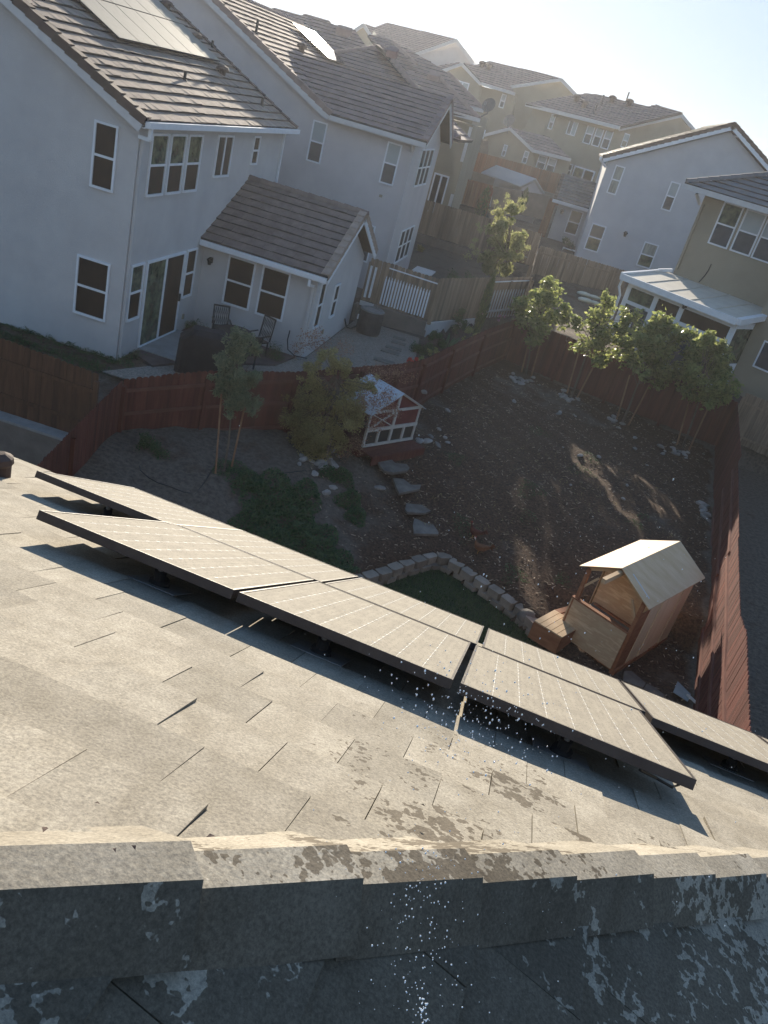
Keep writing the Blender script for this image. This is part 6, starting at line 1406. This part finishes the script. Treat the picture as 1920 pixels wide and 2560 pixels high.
# lawn blades
m = MB(); rdd = random.Random(51)
for _ in range(14000):
    x, y = rdd.uniform(-1.8, 3.1), rdd.uniform(14.0, 17.6)
    if not inpoly(x, y, LAWN) or not inpoly(x, y+.25, LAWN): continue
    p = V(x, y, -9.79); a = rdd.uniform(0, 6.28); w = V(cos(a), sin(a), 0)*.006; l = V(rdd.gauss(0, .02), rdd.gauss(0, .02), rdd.uniform(.03, .08)); m.face([p-w, p+w, p+l+w*.3, p+l-w*.3], rdd.random())
stuff(m.build('grass', M['leaf5'], base=(0, 16, -9.8)), 'dark green lawn grass inside the block wall', 'grass')
# wood chips, twigs and pebbles over the mulch
m = MB(); rdd = random.Random(52)
for _ in range(10500):
    x, y = rdd.uniform(-4, 8), rdd.uniform(13, 33)
    if not inpoly(x, y, OURS) or inpoly(x, y, LAWN): continue
    if rdd.random() < .35+.4*sm(-1.5, -4, x): continue
    p = V(x, y, hgt(x, y)+.012); a = rdd.uniform(0, 6.28); L = rdd.uniform(.012, .055); w = V(cos(a), sin(a), rdd.gauss(0, .2))*L; q = V(-sin(a), cos(a), 0)*rdd.uniform(.006, .016); m.box(p-w-q, w*2, q*2, V(0, 0, .006), t=rdd.random())
stuff(m.build('wood_chips', mat('wood_chip', (.34, .26, .19), (.14, .09, .055), 9, .9, tint=.6), base=(2, 24, -8.8)), 'pale wood chips scattered over the dark mulch slope', 'wood chips')
# gravel stones
# ---------------- rocks
rk = []
for s in range(4):
    m = MB(); m.blob((0, 0, 0), (.11+.02*s, .085, .065), 60+s, 8, .16, t=random.random()); rk.append(m)
rock_src = [m.build('rock', M['rock']) for m in rk]
ru = [0]
def rock(p, s, label, group, rdd):
    src = rock_src[ru[0] % 4]; o = src if ru[0] < 4 else src.copy()
    if ru[0] >= 4: COL.objects.link(o)
    ru[0] += 1; o.location = p+Z*.03*s; o.rotation_euler = (rdd.uniform(-.3, .3), rdd.uniform(-.3, .3), rdd.uniform(0, 6)); o.scale = (s, s*rdd.uniform(.8, 1.2), s*rdd.uniform(.7, 1.1)); tag(o, label, 'rock', group)
def G(px, zg_=-8.75):
    p = onz(px, zg_)
    for _ in range(3): p = onz(px, hgt(p.x, p.y))
    return p
rdd = random.Random(61)
cl = [('pale rock in the ring at the foot of the leftmost staked tree', 'rocks round the leftmost staked tree', [(5, 300), (20, 325), (15, 350), (50, 335), (70, 345), (95, 350), (60, 365), (120, 345), (135, 325), (40, 355), (0, 330)], 1.0),
 ('pale rock piled at the foot of the second staked tree', 'rocks round the second staked tree', [(330, 435), (345, 445), (320, 450), (355, 465), (340, 460), (375, 470), (390, 465), (365, 480), (425, 465), (310, 435), (335, 410)], .95),
 ('pale rock at the foot of the third staked tree', 'rocks round the third staked tree', [(640, 600), (655, 615), (670, 605), (660, 580), (690, 650), (715, 625), (630, 590)], .95),
 ('pale rock at the foot of the rightmost staked tree', 'rocks round the rightmost staked tree', [(1040, 780), (1050, 800), (1080, 805), (1075, 820), (1110, 810), (1120, 828), (1060, 820), (1140, 810), (1050, 745), (1125, 845), (960, 770), (990, 800), (975, 820)], .8)]
for lb, gr, pts, s in cl:
    for p in pts: rock(G(R3b(*p)), s*rdd.uniform(.75, 1.3), lb, gr, rdd)
for p in [(310, 855), (345, 860), (360, 870), (400, 885), (430, 880), (425, 900), (300, 860), (280, 885), (380, 950), (500, 890), (510, 905), (455, 855), (470, 860), (485, 880), (490, 805), (530, 835), (440, 910), (295, 835), (450, 885)]: rock(G(R2b(*p)), rdd.uniform(.7, 1.35), 'pale rock heaped under the feathery tree', 'rocks under the feathery tree', rdd)
for p, lb in (((500, 1045), 'single pale rock above the ground cover'), ((455, 1075), 'pale rock just above the dense ground cover'), ((800, 1045), 'lone rock left of the second stone step')): rock(G(R2b(*p)), 1.1, lb, None or 'single rocks on the bank', rdd)
for p in [(1050, 730), (1060, 740), (1110, 740), (1130, 705), (1185, 660), (1225, 715), (1240, 745), (1178, 765), (1240, 540), (1090, 420)]: rock(G(R2b(*p)), rdd.uniform(.7, 1.3), 'pale rock strewn right of the barn red coop', 'rocks right of the coop', rdd)
for p in [(330, 775), (795, 785), (745, 1022), (875, 892), (310, 550), (300, 560), (400, 565), (410, 575), (380, 1020), (175, 370), (12, 480), (795, 715), (440, 830), (1240, 820), (560, 840), (720, 1112)]: rock(G(R3b(*p)), rdd.uniform(.4, .9), 'small pale rock lying alone on the mulch slope', 'small rocks on the mulch', rdd)
for p in [(1225, 1150), (1250, 1160), (1245, 1180), (1235, 1200), (1255, 1215), (1250, 1240), (1230, 1170)]: rock(G(R3b(*p)), rdd.uniform(.9, 1.5), 'flat pale rock in the row along the right fence foot', 'rocks along the right fence', rdd)
# drip hoses on the bank
def hose(lb, pts):
    q = [G(p)+Z*.015 for p in pts]; m = MB(); m.tube(q, .010, 6); o = m.build('drip_hose', M['hose'], base=q[0]); tag(o, lb, 'hose')
hose('thin black hose looping from the green shrub toward the slender tree', [R1b(905, 1000), R1b(910, 1030), R1b(960, 1075), R1b(1020, 1110), R1b(1100, 1135), R1b(1200, 1175), R1b(1260, 1180)])
hose('straight black hose below the slender staked tree', [R1b(1365, 1040), R1b(1330, 1100), R1b(1270, 1180), R1b(1215, 1235)])
hose('black drip line from the slender tree toward the rocks', [R1b(1480, 1020), (640, 1190), (700, 1185), (760, 1178)])
# ---------------- hens
def hen(label, p, az, body, s=1.0, head='hen_white'):
    t = thing('hen', label, 'hen', p, 'hens on the mulch'); f = V(sin(az), cos(az), 0); r = V(cos(az), -sin(az), 0); p = Vector(p)
    secs = [(-.24, .27, .015, .03), (-.17, .235, .055, .06), (-.08, .19, .085, .085), (.02, .17, .095, .09), (.10, .185, .08, .085), (.145, .235, .05, .06), (.165, .30, .032, .035), (.175, .345, .028, .028), (.20, .365, .02, .02), (.215, .362, .006, .008)]
    m = MB(); n = 12; base_ = len(m.v)
    for y, z, wx, wz in secs:
        for a in range(n): m.v.append(p+f*y*s+r*wx*cos(2*pi*a/n)*s+Z*(z+wz*sin(2*pi*a/n))*s)
    for k_ in range(len(secs)-1):
        for a in range(n):
            b_ = (a+1) % n; i = k_*n; m.f.append((i+a, i+b_, i+n+b_, i+n+a)); m.t.append(.5); m.m.append(1 if k_ >= 6 and head == 'hen_white' else 0)
    m.build('body', [M[body], M[head]], t, smooth=True)
    m = MB()
    for k_ in range(5): a = -.25+.125*k_; m.prism([p+f*-.18*s+Z*.25*s, p+(f*-.24+Z*.25)*s, p+(f*(-.32)+r*a*.35+Z*(.37-.05*abs(k_-2)))*s, p+(f*(-.25)+r*a*.3+Z*.36)*s], r*.012)
    m.build('tail', M[body], t)
    for sx in (-1, 1):
        m = MB(); m.prism([p+(f*.08+r*sx*.088+Z*.21)*s, p+(f*.02+r*sx*.098+Z*.14)*s, p+(f*-.12+r*sx*.075+Z*.15)*s, p+(f*-.17+r*sx*.05+Z*.215)*s, p+(f*-.03+r*sx*.088+Z*.24)*s], r*sx*.012); m.build('wing', M[body], t)
        m = MB(); m.tube([p+(r*sx*.04+Z*.11)*s, p+(r*sx*.045+f*.015+Z*.05)*s, p+(r*sx*.045+Z*.0)*s], [.012*s, .008*s, .007*s], 6)
        for d_ in (-.5, 0, .5): m.tube([p+(r*sx*.045+Z*.006)*s, p+(r*sx*.045+(f*cos(d_)+r*sin(d_))*.05+Z*.004)*s], [.006*s, .004*s], 5)
        m.build('leg', M['yellow'], t)
    m = MB(); m.tube([p+(f*.21+Z*.36)*s, p+(f*.24+Z*.352)*s], [.010*s, .002*s], 6); m.build('beak', M['yellow'], t)
    m = MB(); m.prism([p+(f*.165+Z*.365)*s, p+(f*.205+Z*.375)*s, p+(f*.21+Z*.395)*s, p+(f*.19+Z*.388)*s, p+(f*.18+Z*.405)*s, p+(f*.165+Z*.39)*s], r*.006*s); m.prism([p+(f*.20+Z*.345)*s, p+(f*.21+Z*.32)*s, p+(f*.195+Z*.33)*s], r*.006*s); m.build('comb', M['comb'], t)
    return t
M['hen_dark'] = mat('hen_red_feathers', (.08, .02, .012), (.12, .035, .018), 14, .8, .4, 60)
hen('ginger hen with a pale head, nearer the block wall', G((1195, 1384), -9.2), radians(-80), 'hen', 1.05)
hen('darker red hen walking away, behind the pale headed one', G((1183, 1345), -9.2), radians(-60), 'hen_dark', 1.0, 'hen_dark')

# ================================================================== HAZE
m = bpy.data.materials.new('haze'); m.use_nodes = True; N = m.node_tree.nodes; L = m.node_tree.links
N.remove(N['Principled BSDF']); pv = N.new('ShaderNodeVolumePrincipled'); pv.inputs['Color'].default_value = (.92, .93, .98, 1); pv.inputs['Density'].default_value = .0005; pv.inputs['Anisotropy'].default_value = .6
L.new(pv.outputs[0], N['Material Output'].inputs['Volume'])
b = MB(); b.box((-70, -12, -12), (140, 0, 0), (0, 160, 0), (0, 0, 19)); o = b.build('haze', m); stuff(o)
